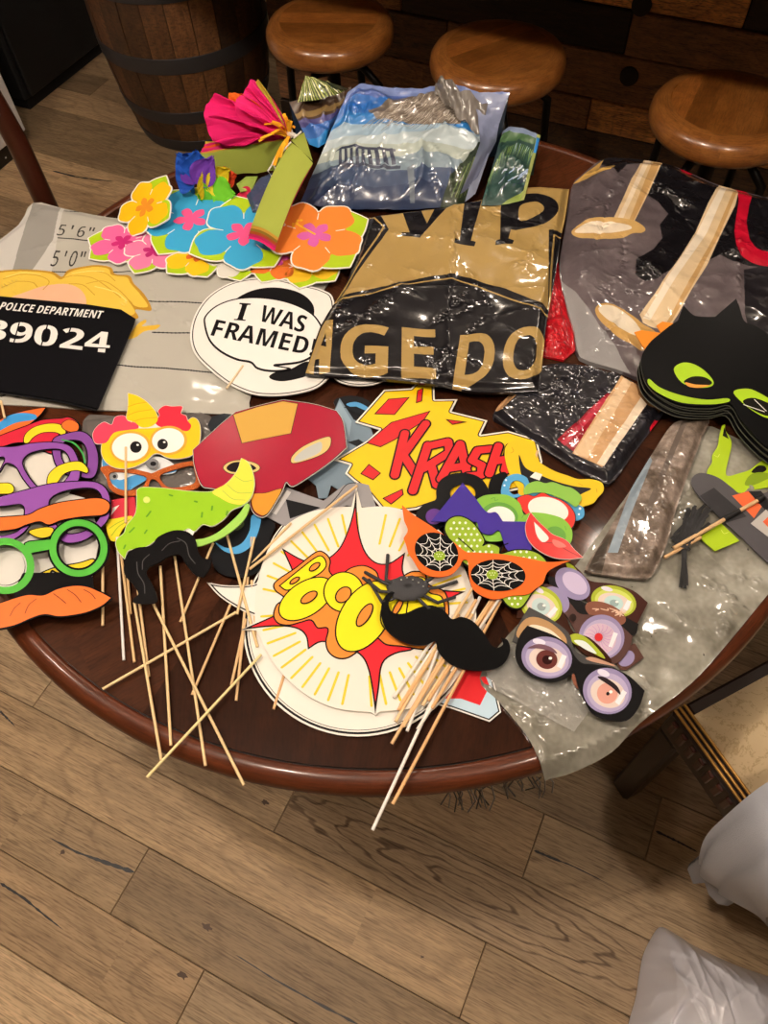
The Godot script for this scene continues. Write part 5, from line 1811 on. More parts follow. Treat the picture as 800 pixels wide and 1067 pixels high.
func build_left_pile():
	zoom(0, 0, 1)
	# white backs lying lowest
	prop("blank_card", "plain white card back seen through the green glasses", "photo prop", 40, 560, 0.003)
	body("card", L([-30, 520, 40, 505, 92, 520, 104, 560, 96, 600, 60, 610, -30, 612]), "dcd9d2")
	prop("cream_card", "plain cream card back seen through the purple glasses", "photo prop", 40, 480, 0.0045)
	body("card", L([-30, 475, 20, 468, 78, 472, 86, 495, 70, 515, -30, 520]), "d2cec4")
	zoom(0, 400, 3.636)
	prop("feather_moustache", "orange and blue feather-shaped prop at the top of the glasses stack", "photo prop", 15, 440, 0.006)
	var p = S([-60, 200, -20, 150, 30, 122, 75, 108, 120, 98, 172, 90, 172, 90, 150, 118, 100, 160, 40, 185, -20, 230])
	outlined_card(p, "e0682c")
	ink("blue_band", S([-60, 175, 0, 145, 30, 122, 80, 110, 132, 116, 138, 130, 120, 138, 60, 148, 10, 172, -40, 200]), "3b8fd0")
	prop("red_brow_glasses", "red glasses with a yellow eyebrow and orange tip in the glasses stack", "photo prop glasses", 35, 455, 0.0085)
	p = S([-60, 225, 20, 190, 100, 160, 160, 138, 230, 132, 262, 128, 295, 148, 298, 172, 270, 186, 230, 175, 215, 215, 205, 262, 160, 250, 120, 225, 60, 222, 0, 240, -60, 260])
	outlined_card(p, "c9263c")
	lined("eyebrow", S([88, 222, 95, 190, 130, 162, 190, 148, 235, 155, 252, 180, 240, 198, 210, 186, 165, 186, 130, 202, 108, 225]), "f0d22a", 1.4)
	lined("tip", S([232, 152, 262, 134, 295, 148, 300, 170, 280, 186, 242, 174]), "e8702e", 1.2)
	prop("white_eye_card", "white eye-shaped card inside the upper purple glasses", "photo prop", 30, 480, 0.0072)
	body("card", S([90, 290, 150, 262, 232, 262, 262, 300, 262, 360, 200, 400, 140, 380]), "d9d5cc")
	prop("purple_glasses", "purple glasses turned edge-on behind the yellow eyebrow pair", "photo prop glasses", 85, 475, 0.0105)
	p = S([200, 215, 250, 190, 310, 182, 350, 212, 370, 270, 366, 330, 345, 356, 300, 350, 250, 340, 210, 300])
	outlined_card(p, "7b4694", 1.8, "frame", [S([245, 222, 300, 218, 325, 250, 328, 305, 310, 330, 265, 318, 235, 275])])
	ink("green_rim", line(curve([235, 212, 280, 225, 312, 262, 322, 300]), 2.6), "3f9a4c")
	prop("yellow_brow_glasses", "purple cat-eye glasses with yellow eyebrows", "photo prop glasses", 35, 490, 0.0135)
	p = S([-90, 240, 0, 240, 60, 238, 120, 226, 200, 222, 262, 236, 292, 280, 302, 340, 285, 380, 240, 408, 180, 420, 130, 405, 90, 360, 60, 312, 20, 300, -10, 340, -90, 380])
	outlined_card(p, "8a4fa3", 1.8, "frame", [S([88, 300, 108, 268, 160, 252, 225, 250, 256, 275, 266, 325, 240, 370, 190, 398, 148, 390, 112, 350]), S([-80, 290, -20, 282, 12, 280, 10, 300, -20, 345, -80, 360])])
	lined("eyebrow", S([176, 378, 186, 338, 232, 304, 300, 292, 334, 318, 330, 340, 290, 330, 245, 342, 218, 376, 192, 388]), "f0d22a", 1.4)
	lined("eyebrow", S([-60, 372, 0, 374, 40, 376, 56, 396, 44, 416, 0, 420, -60, 420]), "f0d22a", 1.4)
	prop("purple_eye_glasses", "purple glasses under the orange eyebrow in the glasses stack", "photo prop glasses", 55, 525, 0.0165)
	p = S([-90, 445, 0, 428, 100, 402, 200, 378, 330, 370, 388, 386, 414, 430, 412, 500, 380, 545, 320, 590, 250, 600, 200, 560, 165, 510, 130, 508, 90, 560, 20, 600, -90, 600])
	outlined_card(p, "8a4fa3", 1.8, "frame", [S([188, 450, 225, 415, 300, 398, 360, 402, 385, 440, 378, 500, 330, 550, 260, 565, 215, 530]), S([-60, 480, 20, 465, 80, 460, 88, 500, 60, 560, -60, 570])])
	prop("orange_eyebrow", "long wavy orange eyebrow above the green round glasses", "photo prop", 55, 532, 0.0195)
	p = S([-60, 512, 0, 506, 60, 502, 110, 496, 150, 475, 220, 452, 300, 440, 375, 434, 412, 452, 410, 480, 385, 496, 330, 500, 280, 506, 230, 516, 185, 532, 150, 520, 100, 532, 60, 548, 0, 556, -60, 560])
	outlined_card(p, "e8722f", 1.9, "brow")
	prop("disguise_glasses", "green round glasses with orange moustache below", "photo prop glasses", 45, 585, 0.0225)
	var ring1 = E(297, 622, 112, 110, 0, 48); var ring2 = E(20, 690, 112, 108, 0, 48)
	var bridge = L([95, 605, 110, 598, 195, 590, 200, 625, 120, 640, 100, 650])
	var nose = L([60, 780, 90, 720, 200, 720, 260, 720, 345, 735, 350, 790, 200, 830, 60, 830])
	var mo = S([-80, 852, 0, 832, 60, 812, 110, 800, 165, 802, 220, 778, 280, 766, 330, 770, 380, 790, 420, 811, 420, 811, 385, 840, 330, 864, 270, 876, 220, 880, 170, 872, 120, 886, 70, 908, 30, 920, -40, 932, -80, 935])
	var all = join(join(join(ring1, ring2), bridge), join(nose, mo))
	body("card", grow(all, 2.0), BK, [E(297, 622, 76, 76, 0, 36), E(20, 690, 74, 72, 0, 36)])
	ink("frame", pieces(grow(ring1, -0.6), [E(297, 622, 84, 84, 0, 36)]), "4fae3c")
	ink("frame", pieces(grow(ring2, -0.6), [E(20, 690, 82, 80, 0, 36)]), "4fae3c")
	ink("bridge", bridge, "4fae3c")
	ink("moustache", mo, "ea722e")
	for a in [[38, 880, 55, 850, 78, 830], [95, 870, 110, 838, 138, 815], [203, 795, 230, 815, 250, 832], [255, 780, 285, 800, 308, 828], [318, 780, 345, 795, 362, 815]]:
		ink("hair_line", line(curve(a), 1.0), "5a2a12")
	stick(390, 700, 0.0205, 390, 920, 0.002) if false else stick(107, 590, 0.014, 107, 652, 0.003)
	prop("yellow_tie", "yellow bow shape behind the green round glasses", "photo prop", 40, 560, 0.0195)
	zoom(0, 400, 3.636)
	body("card", grow(S([110, 560, 160, 545, 200, 548, 190, 575, 150, 582]), 1.4), BK)
	ink("face", S([110, 560, 160, 545, 200, 548, 190, 575, 150, 582]), "ddc228")
	prop("yellow_smile", "yellow curved card under the green round glasses", "photo prop", 40, 600, 0.0062)
	p = S([100, 780, 140, 770, 180, 740, 195, 705, 230, 715, 330, 700, 355, 680, 350, 665, 300, 680, 200, 700, 120, 740])
	body("card", grow(p, 2.0), BK)
	ink("face", p, "e4c925")

	# horned chicken mask and what lies under it
	zoom(90, 390, 3.81)
	prop("red_comic_card", "red card with a white triangle under the green horned prop", "photo prop", 125, 527, 0.006)
	p = L([95, 500, 192, 484, 200, 575, 98, 575])
	body("card", p, "c93344")
	ink("white_triangle", L([98, 560, 132, 518, 105, 530]), "ece9e2")
	prop("yellow_striped_wing", "yellow striped curved card beside the red one", "photo prop", 112, 545, 0.009)
	p = S([80, 585, 120, 572, 182, 563, 165, 590, 140, 620, 118, 660, 90, 650])
	body("card", p, "e9cf2c")
	for a in [[100, 640, 128, 605, 170, 578], [92, 612, 118, 594, 150, 578]]: ink("stripe", line(curve(a), 2.0), "9fb52a")
	prop("blue_creature", "blue and white creature card with grey eyes under the glitter glasses", "photo prop", 145, 490, 0.0065)
	p = S([62, 340, 90, 320, 100, 380, 180, 360, 230, 330, 300, 330, 350, 360, 355, 385, 330, 395, 270, 402, 200, 440, 150, 470, 100, 460, 82, 420, 65, 390])
	body("card", p, "dfe3e6")
	ink("blue_band", S([62, 345, 85, 330, 95, 385, 130, 420, 190, 400, 260, 395, 350, 372, 350, 388, 270, 404, 200, 442, 150, 468, 110, 440, 80, 415]), "4a94cc")
	ink("eye", E(108, 405, 18, 15), "8b8b8d")
	ink("pupil", E(112, 406, 7, 7), "232325")
	prop("glitter_glasses", "orange glitter frame glasses beneath the chicken mask", "photo prop glasses", 160, 495, 0.0095)
	p = S([55, 372, 100, 362, 170, 372, 240, 388, 262, 392, 300, 375, 360, 355, 420, 345, 440, 358, 452, 430, 430, 455, 360, 465, 310, 455, 282, 425, 262, 415, 248, 430, 240, 470, 190, 482, 130, 478, 92, 452, 78, 410])
	body("frame", p, "a8501c", [S([92, 392, 150, 388, 225, 402, 238, 420, 215, 452, 150, 460, 105, 440]), S([292, 402, 350, 378, 415, 362, 428, 380, 430, 430, 370, 448, 318, 445])], 0.55)
	var r = RandomNumberGenerator.new()
	r.seed = 3
	var dots = []
	for k in 260:
		var q = Vector2(r.randf_range(60, 450), r.randf_range(350, 480))
		var l = loc(q.x / zk + zx, q.y / zk + zy)
		if not Geometry2D.is_point_in_polygon(l, grow(p, -1.0)): continue
		if Geometry2D.is_point_in_polygon(l, grow(S([92, 392, 150, 388, 225, 402, 238, 420, 215, 452, 150, 460, 105, 440]), 1.0)) or Geometry2D.is_point_in_polygon(l, grow(S([292, 402, 350, 378, 415, 362, 428, 380, 430, 430, 370, 448, 318, 445]), 1.0)): continue
		dots.append(PackedVector2Array([l, l + Vector2(0.0012, 0.0002), l + Vector2(0.0005, 0.0013)]))
	var gd = ink("glitter", dots, "e89a4c", 0.2)
	gd.set_meta("kind", "stuff")
	prop("chicken_mask", "yellow chicken mask with goggle eyes, red feathers and a yellow horn", "photo prop mask", 155, 465, 0.0145, 2.0, -1.0)
	zoom(90, 390, 3.81)
	var fe1 = S([25, 240, 40, 210, 70, 190, 100, 200, 115, 170, 150, 165, 165, 185, 200, 195, 205, 215, 160, 222, 110, 232, 82, 268, 60, 275, 35, 272])
	var fe2 = S([272, 188, 290, 165, 285, 145, 310, 125, 340, 128, 380, 128, 375, 155, 395, 165, 402, 185, 416, 205, 400, 226, 360, 218, 320, 212, 290, 208])
	var horn = S([165, 75, 165, 75, 200, 85, 240, 110, 275, 150, 283, 182, 260, 206, 220, 211, 190, 190, 160, 178, 165, 130])
	var bd = S([60, 285, 75, 240, 110, 225, 170, 215, 230, 215, 300, 210, 380, 200, 420, 172, 446, 190, 452, 240, 440, 300, 410, 325, 360, 335, 320, 330, 290, 315, 265, 318, 235, 345, 180, 370, 120, 372, 80, 350, 62, 320])
	body("card", grow(join(join(bd, fe1), join(fe2, horn)), 0.6), "e7e2d8")
	ink("face", bd, "efc51d")
	ink("feathers", fe1, "e2405c")
	ink("feathers", fe2, "d8283e")
	ink("horn", horn, "f2c81a")
	for a in [[162, 165, 200, 150, 262, 140], [164, 130, 200, 118, 240, 112], [178, 192, 220, 178, 280, 172]]: ink("horn_stripe", line(curve(a), 1.3), "d9a312")
	var eyes = []
	for e in [[175, 290, 82, 64], [326, 264, 74, 58]]:
		ink("eye_rim", E(e[0], e[1], e[2], e[3], -4), "d9a53a")
		eyes.append(ink("eye", E(e[0] - 1, e[1], e[2] - 10, e[3] - 9, -4), "f2efea"))
	for e in [[197, 290, 23], [303, 279, 21]]:
		var ey = eyes[0 if e[0] < 250 else 1]
		ink("pupil", E(e[0], e[1], e[2], e[2]), "1d1c1e", 0.38, ey)
		ink("white_dot", E(e[0] + 7, e[1] - 8, 5, 4), "f0eeea", 0.38, ey)
	ink("beak", E(262, 356, 26, 20), "77787a")
	ink("beak_hole", E(266, 357, 12, 9), "1d1c1e")
	stick(131, 466, 0.0182, 131, 545, 0.012)
	# green horned creature
	prop("green_horned_prop", "lime green spiky creature prop with a striped yellow horn", "photo prop", 185, 525, 0.0225, 0.0, 0.5)
	zoom(90, 390, 3.81)
	p = S([200, 460, 200, 460, 222, 449, 300, 452, 350, 458, 420, 465, 500, 465, 560, 430, 600, 380, 615, 334, 615, 334, 642, 350, 660, 390, 666, 440, 652, 490, 620, 520, 575, 540, 545, 575, 500, 602, 462, 595, 430, 622, 405, 612, 380, 622, 300, 640, 270, 662, 240, 682, 200, 692, 165, 700, 152, 732, 152, 732, 125, 700, 118, 660, 150, 630, 160, 600, 192, 560, 200, 520], 4)
	body("card", grow(p, 0.7), "dfe3c8")
	ink("face", p, "92c421")
	ink("horn", S([500, 466, 560, 431, 600, 381, 615, 336, 641, 351, 659, 391, 664, 440, 650, 488, 620, 516, 572, 512, 530, 490], 4), "efe04a")
	for a in [[560, 440, 600, 470, 655, 470], [590, 405, 625, 425, 660, 420], [540, 462, 580, 495, 630, 500]]: ink("horn_stripe", line(curve(a), 1.4), "a9cb4e")
	for a in [[255, 545, 240, 565], [190, 610, 172, 628], [240, 620, 232, 632], [460, 550, 458, 568], [500, 525, 498, 540], [430, 505, 440, 508], [155, 680, 150, 692], [330, 480, 342, 484], [560, 545, 556, 560]]: ink("scale", line(L(a), 2.6), "5d9a22")
	ink("cheek", E(240, 500, 14, 13), "d6e67a")
	var belly = S([425, 660, 470, 652, 520, 630, 570, 590, 612, 548, 634, 514, 646, 528, 622, 580, 565, 630, 505, 662, 440, 682], 4)
	body("lip", grow(belly, 0.5), "9ccf5c")
	ink("tooth", L([395, 622, 412, 615, 430, 628, 420, 645, 400, 638]), "ece9e0")
	stick(137, 560, 0.016, 155, 705, 0.002)
	# black and blue round prop
	prop("black_swirl_prop", "round black prop with a blue crescent behind the green creature", "photo prop", 245, 570, 0.0075)
	p = S([488, 700, 505, 660, 560, 615, 610, 572, 670, 558, 745, 590, 735, 640, 712, 700, 690, 770, 640, 802, 560, 802, 510, 770])
	body("card", p, "17181b")
	ink("crescent", S([512, 668, 560, 690, 615, 672, 648, 620, 656, 562, 692, 560, 684, 620, 655, 680, 605, 712, 550, 704], 4), "4c9ad0")
	ink("eye", S([575, 610, 600, 580, 620, 580, 625, 600, 600, 620]), "3a4a1e")
	stick(262, 560, 0.008, 250, 690, 0.002)
	# large black moustache
	prop("walrus_moustache", "large drooping black moustache prop below the green creature", "photo prop moustache", 170, 590, 0.0275)
	p = S([148, 770, 158, 720, 195, 690, 255, 680, 285, 645, 345, 620, 400, 625, 432, 655, 442, 700, 462, 728, 497, 735, 497, 735, 490, 770, 465, 806, 465, 806, 430, 795, 392, 750, 370, 716, 330, 722, 290, 746, 250, 766, 238, 792, 260, 830, 280, 880, 276, 906, 232, 912, 188, 906, 188, 890, 206, 870, 182, 830, 155, 802], 4)
	body("card", p, "111011")
	for a in [[200, 745, 205, 790, 228, 830, 232, 870], [250, 715, 225, 740, 222, 775], [360, 650, 395, 672, 408, 720, 432, 752], [300, 700, 330, 672, 372, 662]]: ink("strand", line(curve(a), 1.1), "4d4b4c")
	# dark red and gold half mask (plain stand-in)
	zoom(190, 390, 3.81)
	prop("smoke_grey_mask", "slate blue-grey pointed mask under the red and gold mask", "photo prop mask", 345, 460, 0.0025)
	p = L([500, 150, 590, 175, 624, 95, 680, 180, 745, 205, 760, 250, 690, 300, 660, 380, 690, 420, 640, 470, 590, 440, 575, 490, 540, 492, 530, 440, 480, 400])
	body("card", p, "6f8291")
	ink("panel", L([590, 180, 624, 105, 672, 186, 660, 260, 610, 240]), "8aa0b0")
	for a in [[640, 130, 690, 128, 740, 150, 735, 170, 680, 150], [655, 270, 700, 258, 740, 285, 700, 290]]: ink("dark_mark", L(a), "1c2024")
	prop("black_blue_prop", "black card with blue streak peeping out above the slate mask", "photo prop", 365, 425, 0.0008)
	body("card", S([600, 110, 660, 85, 730, 100, 770, 150, 745, 190, 660, 180]), "1a1b1e")
	ink("streak", S([650, 120, 690, 110, 735, 130, 750, 150, 700, 140]), "4f95c8")
	prop("dark_bow_prop", "small dark card corner above the red and gold mask", "photo prop", 225, 440, 0.005)
	body("card", L([100, 200, 118, 168, 165, 155, 210, 160, 180, 215, 110, 225]), "22262b")
	prop("silver_cat_mask", "silver mask with pointed eye openings under the BOOOM sign", "photo prop mask", 310, 530, 0.0066)
	p = L([325, 560, 412, 448, 470, 470, 560, 502, 640, 440, 700, 430, 740, 440, 770, 530, 650, 520, 560, 560, 470, 600, 400, 600])
	body("card", p, "8f8d90")
	ink("eye_opening", L([418, 502, 540, 530, 432, 566]), "dcd8d0")
	ink("pale_stripe", L([352, 548, 415, 460, 432, 468, 372, 558]), "c9c7c6")
	ink("inner_line", line(L([412, 498, 546, 530, 428, 572, 412, 498]), 1.0), "1b1b1d")
	ink("inner_line", line(curve([560, 540, 610, 490, 650, 440, 690, 430]), 1.2), "1b1b1d")
	prop("red_gold_mask", "glossy crimson half mask with a gold brow band and eye slots", "photo prop mask", 280, 475, 0.0185, 1.0, 0.0)
	zoom(190, 390, 3.81)
	p = S([42, 300, 42, 300, 150, 200, 210, 150, 210, 150, 300, 125, 400, 101, 400, 101, 520, 118, 612, 145, 612, 145, 638, 190, 652, 290, 652, 290, 590, 345, 520, 395, 440, 444, 412, 428, 395, 465, 350, 540, 330, 562, 310, 566, 282, 548, 268, 510, 275, 470, 200, 462, 110, 452, 75, 438, 48, 365])
	body("card", grow(p, 0.6), "e4ded6")
	ink("black_edge", p, "1f1416")
	ink("face", grow(p, -1.0), "a01c34", 0.22)
	lined("brow_band", L([200, 160, 300, 128, 400, 106, 460, 116, 432, 236, 300, 262, 235, 276]), "cfa24a", 1.0)
	lined("chin", S([275, 475, 330, 470, 380, 455, 395, 462, 350, 540, 330, 560, 312, 562, 285, 545, 272, 510]), "d8922e", 1.0)
	lined("eye_slot", S([160, 372, 185, 348, 235, 340, 290, 352, 310, 372, 290, 390, 235, 398, 185, 395]), "d9c07a", 1.0)
	ink("eye_opening", S([175, 372, 200, 352, 245, 350, 285, 365, 290, 378, 245, 388, 195, 388]), "1d1416")
	lined("eye_slot", S([432, 330, 470, 292, 530, 262, 585, 248, 590, 280, 570, 310, 520, 335, 440, 356]), "d9c07a", 1.0)
	ink("eye_opening", S([445, 335, 480, 302, 530, 275, 552, 272, 550, 305, 510, 330, 455, 348]), "b9bcb8")
	stick(303, 545, 0.0125, 250, 600, 0.006) 
	# loose sticks on the dark wood, each glued to a card further up
	var lo = [[122, 560, 0.012, 129, 688, 0.002, "e9e6e2"], [124, 560, 0.014, 140, 690, 0.0025, "e2bd88"], [131, 575, 0.013, 136, 640, 0.003, "d9b27c"], [140, 628, 0.012, 168, 792, 0.004, "e7c995"], [155, 620, 0.0135, 254, 818, 0.0055, "e7c995"], [167, 590, 0.013, 178, 777, 0.003, "e7c995"], [182, 580, 0.010, 214, 798, 0.0022, "e7c995"], [222, 566, 0.012, 188, 648, 0.003, "e5c590"], [246, 638, 0.0085, 107, 718, 0.0075, "ead09c"], [272, 682, 0.0115, 153, 810, 0.0155, "efdc9e"], [240, 630, 0.009, 200, 724, 0.0045, "ddb785"], [256, 645, 0.006, 241, 714, 0.002, "ddb785"], [254, 655, 0.006, 246, 730, 0.002, "ddb785"], [235, 552, 0.010, 268, 674, 0.008, "e5c590"], [262, 605, 0.006, 270, 697, 0.002, "ddb785"], [265, 560, 0.0115, 247, 640, 0.0095, "e5c590"]]
	var names = ["white paper prop stick beside the green glasses", "bamboo stick touching the white paper stick", "short bamboo stick end beside the white paper stick under the black moustache", "long bamboo stick whose tip meets the overhanging stick at the rim", "long bamboo stick slanting from the black moustache out past the rim", "straight bamboo stick from the moustache ending just inside the rim groove", "straight bamboo stick crossing under the slanting one and ending on the rim", "short bamboo stick leaning across the black moustache's end", "bamboo stick lying across the others from the bubble tail to the groove", "pale bamboo stick from the BOOOM sign overhanging the table rim", "bamboo stick running down from the white bubble tail", "thin bamboo stick beside the bubble tail, ending first of its pair", "thin bamboo stick beside the bubble tail, ending last of its pair", "bamboo stick in front of the blue crescent prop", "bamboo stick end against the BOOOM sign's edge", "bamboo stick across the black round prop with the blue crescent"]
	zoom(0, 0, 1)
	for i in lo.size():
		var q = lo[i]
		prop("prop_stick", names[i], "stick", (q[0] + q[3]) / 2.0, (q[1] + q[4]) / 2.0, (q[2] + q[5]) / 2.0, 0, 0, 0.0, "loose prop sticks")
		stick(q[0], q[1], q[2], q[3], q[4], q[5], q[6], 0.0019)
	prop("prop_stick", "long bamboo prop stick lying across the edge of the BOOOM sign", "stick", 300, 545, 0.018, 0, 0, 0.0)
	stick(372, 506, 0.022, 260, 593, 0.0135, "e3c08c", 0.002)
	# slim stick held against the glasses stack
	prop("prop_stick", "short bamboo stick end above the glasses stack", "stick", 2, 425, 0.016, 0, 0, 0.0)
	stick(1, 418, 0.018, 5, 436, 0.012)

# ---------------------------------------------------------------- props heaped in the middle
func build_centre_pile():
	zoom(340, 380, 2.667)
	prop("yellow_monster_mouth", "yellow furry monster mouth with one white tooth", "photo prop", 575, 480, 0.009)
	var p = S([498, 268, 496, 235, 510, 215, 540, 206, 566, 222, 578, 245, 590, 268, 612, 284, 640, 298, 670, 308, 700, 318, 735, 318, 765, 328, 770, 350, 755, 368, 742, 384, 718, 392, 700, 394, 640, 372, 580, 372, 540, 350, 512, 310])
	body("card", p, "e6c21c")
	var d = S([535, 250, 552, 285, 590, 305, 640, 325, 690, 338, 735, 344, 715, 356, 680, 372, 640, 365, 590, 360, 555, 330, 540, 300])
	ink("mouth", d, "242326")
	ink("tooth", L([565, 312, 580, 298, 600, 305, 592, 322]), "f0eee8")
	for a in [[515, 230, 520, 240, 512, 246], [700, 330, 712, 336], [750, 345, 752, 356]]: ink("fur_line", line(curve(a), 1.0), "c79a14")
	stick(560, 470, 0.009, 545, 520, 0.006)
	zoom(400, 470, 3.636)
	prop("black_round_glasses", "black round glasses lying under the purple bow", "photo prop glasses", 475, 515, 0.010)
	p = S([120, 262, 128, 225, 155, 200, 195, 184, 198, 150, 212, 112, 258, 86, 318, 84, 370, 106, 402, 160, 400, 190, 370, 220, 330, 235, 270, 240, 240, 275, 190, 300, 140, 295])
	body("frame", p, "0f0f11", [S([250, 160, 262, 138, 290, 125, 325, 128, 345, 150, 340, 180, 300, 195, 265, 190])])
	ink("purple_disc", E(190, 248, 32, 30), "5b2f86")
	prop("thick_black_glasses", "second pair of black glasses beside the yellow mouth", "photo prop glasses", 518, 500, 0.0105)
	p = S([395, 140, 405, 105, 430, 86, 460, 80, 470, 110, 455, 150, 430, 170, 405, 165])
	body("frame", p, "0e0e10")
	prop("blue_goggles", "light blue goggle frame with white dots beside the monster eyes", "photo prop glasses", 540, 505, 0.0115)
	p = S([445, 165, 450, 120, 470, 95, 505, 86, 540, 100, 560, 130, 640, 170, 740, 205, 758, 225, 755, 250, 730, 262, 700, 250, 600, 210, 520, 175, 480, 180])
	body("frame", p, "4f9fd2", [S([475, 150, 482, 120, 505, 110, 530, 125, 525, 150, 495, 165])])
	for e in [[456, 130, 4], [462, 110, 4], [742, 218, 5], [738, 240, 4]]: ink("dot", E(e[0], e[1], e[2], e[2]), "e9f0f4")
	ink("yellow_eye", S([508, 148, 520, 135, 535, 150, 528, 168, 512, 165]), "e2b921")
	prop("red_toothed_oval", "red scalloped ring with white centre and green fringe", "photo prop", 582, 520, 0.0145)
	p = S([505, 185, 520, 172, 545, 166, 570, 172, 600, 158, 630, 172, 662, 182, 690, 198, 712, 220, 724, 250, 716, 285, 690, 302, 640, 300, 580, 270, 530, 230], 4)
	body("card", grow(p, 1.0), "1b1a1b")
	ink("red_rim", p, "d9322a")
	ink("white_eye", E(622, 222, 78, 46, 14), "efece4")
	ink("fringe", S([528, 150, 545, 125, 580, 114, 610, 122, 640, 118, 680, 132, 715, 142, 748, 172, 740, 196, 725, 212, 690, 190, 640, 168, 600, 158, 560, 160, 535, 165], 4), "85b94a")
	prop("green_monster_eyes", "lime green monster eyes mask under the purple bow and red lips", "photo prop mask", 540, 530, 0.018)
	p = S([345, 200, 365, 175, 400, 165, 465, 166, 512, 195, 530, 240, 560, 232, 620, 238, 680, 258, 712, 300, 708, 345, 680, 362, 600, 350, 540, 320, 440, 340, 380, 335, 350, 280])
	body("card", p, "7fb840")
	ink("eye_rim", E(438, 246, 70, 52, 8), "5d9a3c")
	ink("eye", E(440, 252, 56, 42, 8), "efece6")
	ink("eye", E(650, 320, 40, 34, 20), "5d9a3c")
	for a in [[405, 182, 418, 176, 420, 188, 432, 184], [420, 200, 434, 196], [530, 240, 522, 255], [685, 285, 690, 300]]: ink("brow_line", line(curve(a), 0.9), "5d9a3c")
	prop("purple_bow_tie", "violet pointed bow tie prop", "photo prop bow tie", 490, 535, 0.0215)
	p = S([178, 266, 178, 266, 298, 119, 298, 119, 340, 170, 388, 230, 425, 232, 450, 266, 450, 266, 562, 268, 562, 268, 558, 378, 558, 378, 470, 376, 438, 302, 405, 316, 368, 306, 352, 268, 352, 268])
	body("card", p, "38258c")
	prop("red_lips", "glossy red lips prop with white teeth", "photo prop lips", 575, 560, 0.0245)
	p = S([555, 232, 555, 232, 580, 262, 612, 292, 640, 316, 690, 338, 720, 372, 754, 403, 754, 403, 700, 409, 640, 402, 580, 372, 545, 332, 536, 282])
	body("card", grow(p, 0.4), "e9d8d2")
	ink("lips", p, "d23534", 0.22)
	ink("teeth", S([568, 268, 568, 268, 600, 300, 624, 330, 602, 346, 578, 318]), "efece6")
	ink("lip_line", line(curve([602, 346, 650, 352, 700, 380, 748, 402]), 1.0), "7d1519")
	ink("pink_spot", S([640, 335, 670, 345, 690, 362, 660, 366, 640, 352]), "e77068", 0.22)
	prop("polka_dot_bow", "lime green bow with white polka dots under the spider-web glasses", "photo prop bow", 490, 560, 0.0225)
	p = S([232, 300, 245, 262, 285, 248, 335, 272, 378, 335, 372, 360, 400, 352, 435, 365, 440, 390, 500, 376, 560, 380, 600, 402, 620, 440, 590, 500, 560, 535, 520, 590, 480, 590, 450, 560, 400, 480, 300, 420, 260, 350])
	body("card", grow(p, 1.8), BK)
	ink("bow", p, "8fae2a")
	var dots = []
	for j in 16:
		for i in 20:
			var q = Vector2(232 + i * 22 + (j % 2) * 11, 250 + j * 22)
			var l = loc(q.x / zk + zx, q.y / zk + zy)
			if Geometry2D.is_point_in_polygon(l, grow(p, -2.0)):
				dots.append(E(q.x, q.y, 5, 5, 0, 8))
	var dd = ink("polka_dots", dots, "eef0e2")
	dd.set_meta("kind", "stuff")
	for a in [[282, 330, 300, 345, 340, 380], [440, 385, 450, 360, 470, 350]]: ink("fold_line", line(curve(a), 1.6), BK)
	# spider web glasses
	prop("spider_web_glasses", "orange bat-wing glasses with white spider webs on black lenses", "photo prop glasses", 505, 575, 0.0265, 1.0, 0.0)
	zoom(400, 470, 3.636)
	p = S([68, 204, 68, 204, 110, 240, 180, 285, 258, 340, 308, 380, 345, 384, 440, 390, 540, 405, 620, 420, 708, 414, 708, 414, 665, 430, 620, 458, 602, 500, 575, 520, 545, 542, 480, 548, 420, 562, 362, 542, 332, 512, 322, 465, 318, 418, 300, 412, 285, 438, 250, 470, 190, 476, 140, 456, 110, 412, 110, 412, 92, 385, 84, 356, 74, 330, 74, 330, 90, 300, 76, 262, 76, 262], 4)
	body("frame", p, "e2651c")
	for e in [[199, 382, 86, 70, 28, 210, 398], [432, 472, 104, 60, 3, 410, 470]]:
		var ln = ink("lens", E(e[0], e[1], e[2], e[3], e[4]), "0b0b0c")
		var web = []
		var c = Vector2(e[5], e[6])
		var rim = []
		for k in 9:
			var a = TAU * k / 9.0 + 0.3
			var w = Vector2(cos(a) * e[2], sin(a) * e[3]).rotated(deg_to_rad(e[4])) * 0.97 + Vector2(e[0], e[1])
			rim.append(w)
			web.append(line(L([c.x, c.y, w.x, w.y]), 0.9))
		for t in [0.36, 0.62, 0.86]:
			for k in 9:
				var a: Vector2 = c.lerp(rim[k], t); var b: Vector2 = c.lerp(rim[(k + 1) % 9], t)
				var m: Vector2 = ((a + b) / 2).lerp(c, 0.16)
				web.append(line(curve([a.x, a.y, m.x, m.y, b.x, b.y], 4), 0.8))
		inks("web_thread", web, "eceae6", 0.38, ln)
		ink("spider_body", E(c.x, c.y, 22, 18), "8fae2a", 0.38, ln)
		for k in 5: ink("spider_dot", E(c.x - 10 + 5 * k, c.y - 6 + 8 * (k % 2), 2.6, 2.2, 0, 8), "dfe6b8", 0.38, ln)
	stick(500, 600, 0.0250, 417, 735, 0.0125, "e6c390")
	stick(528, 612, 0.0245, 470, 700, 0.0155, "dcd6cc")

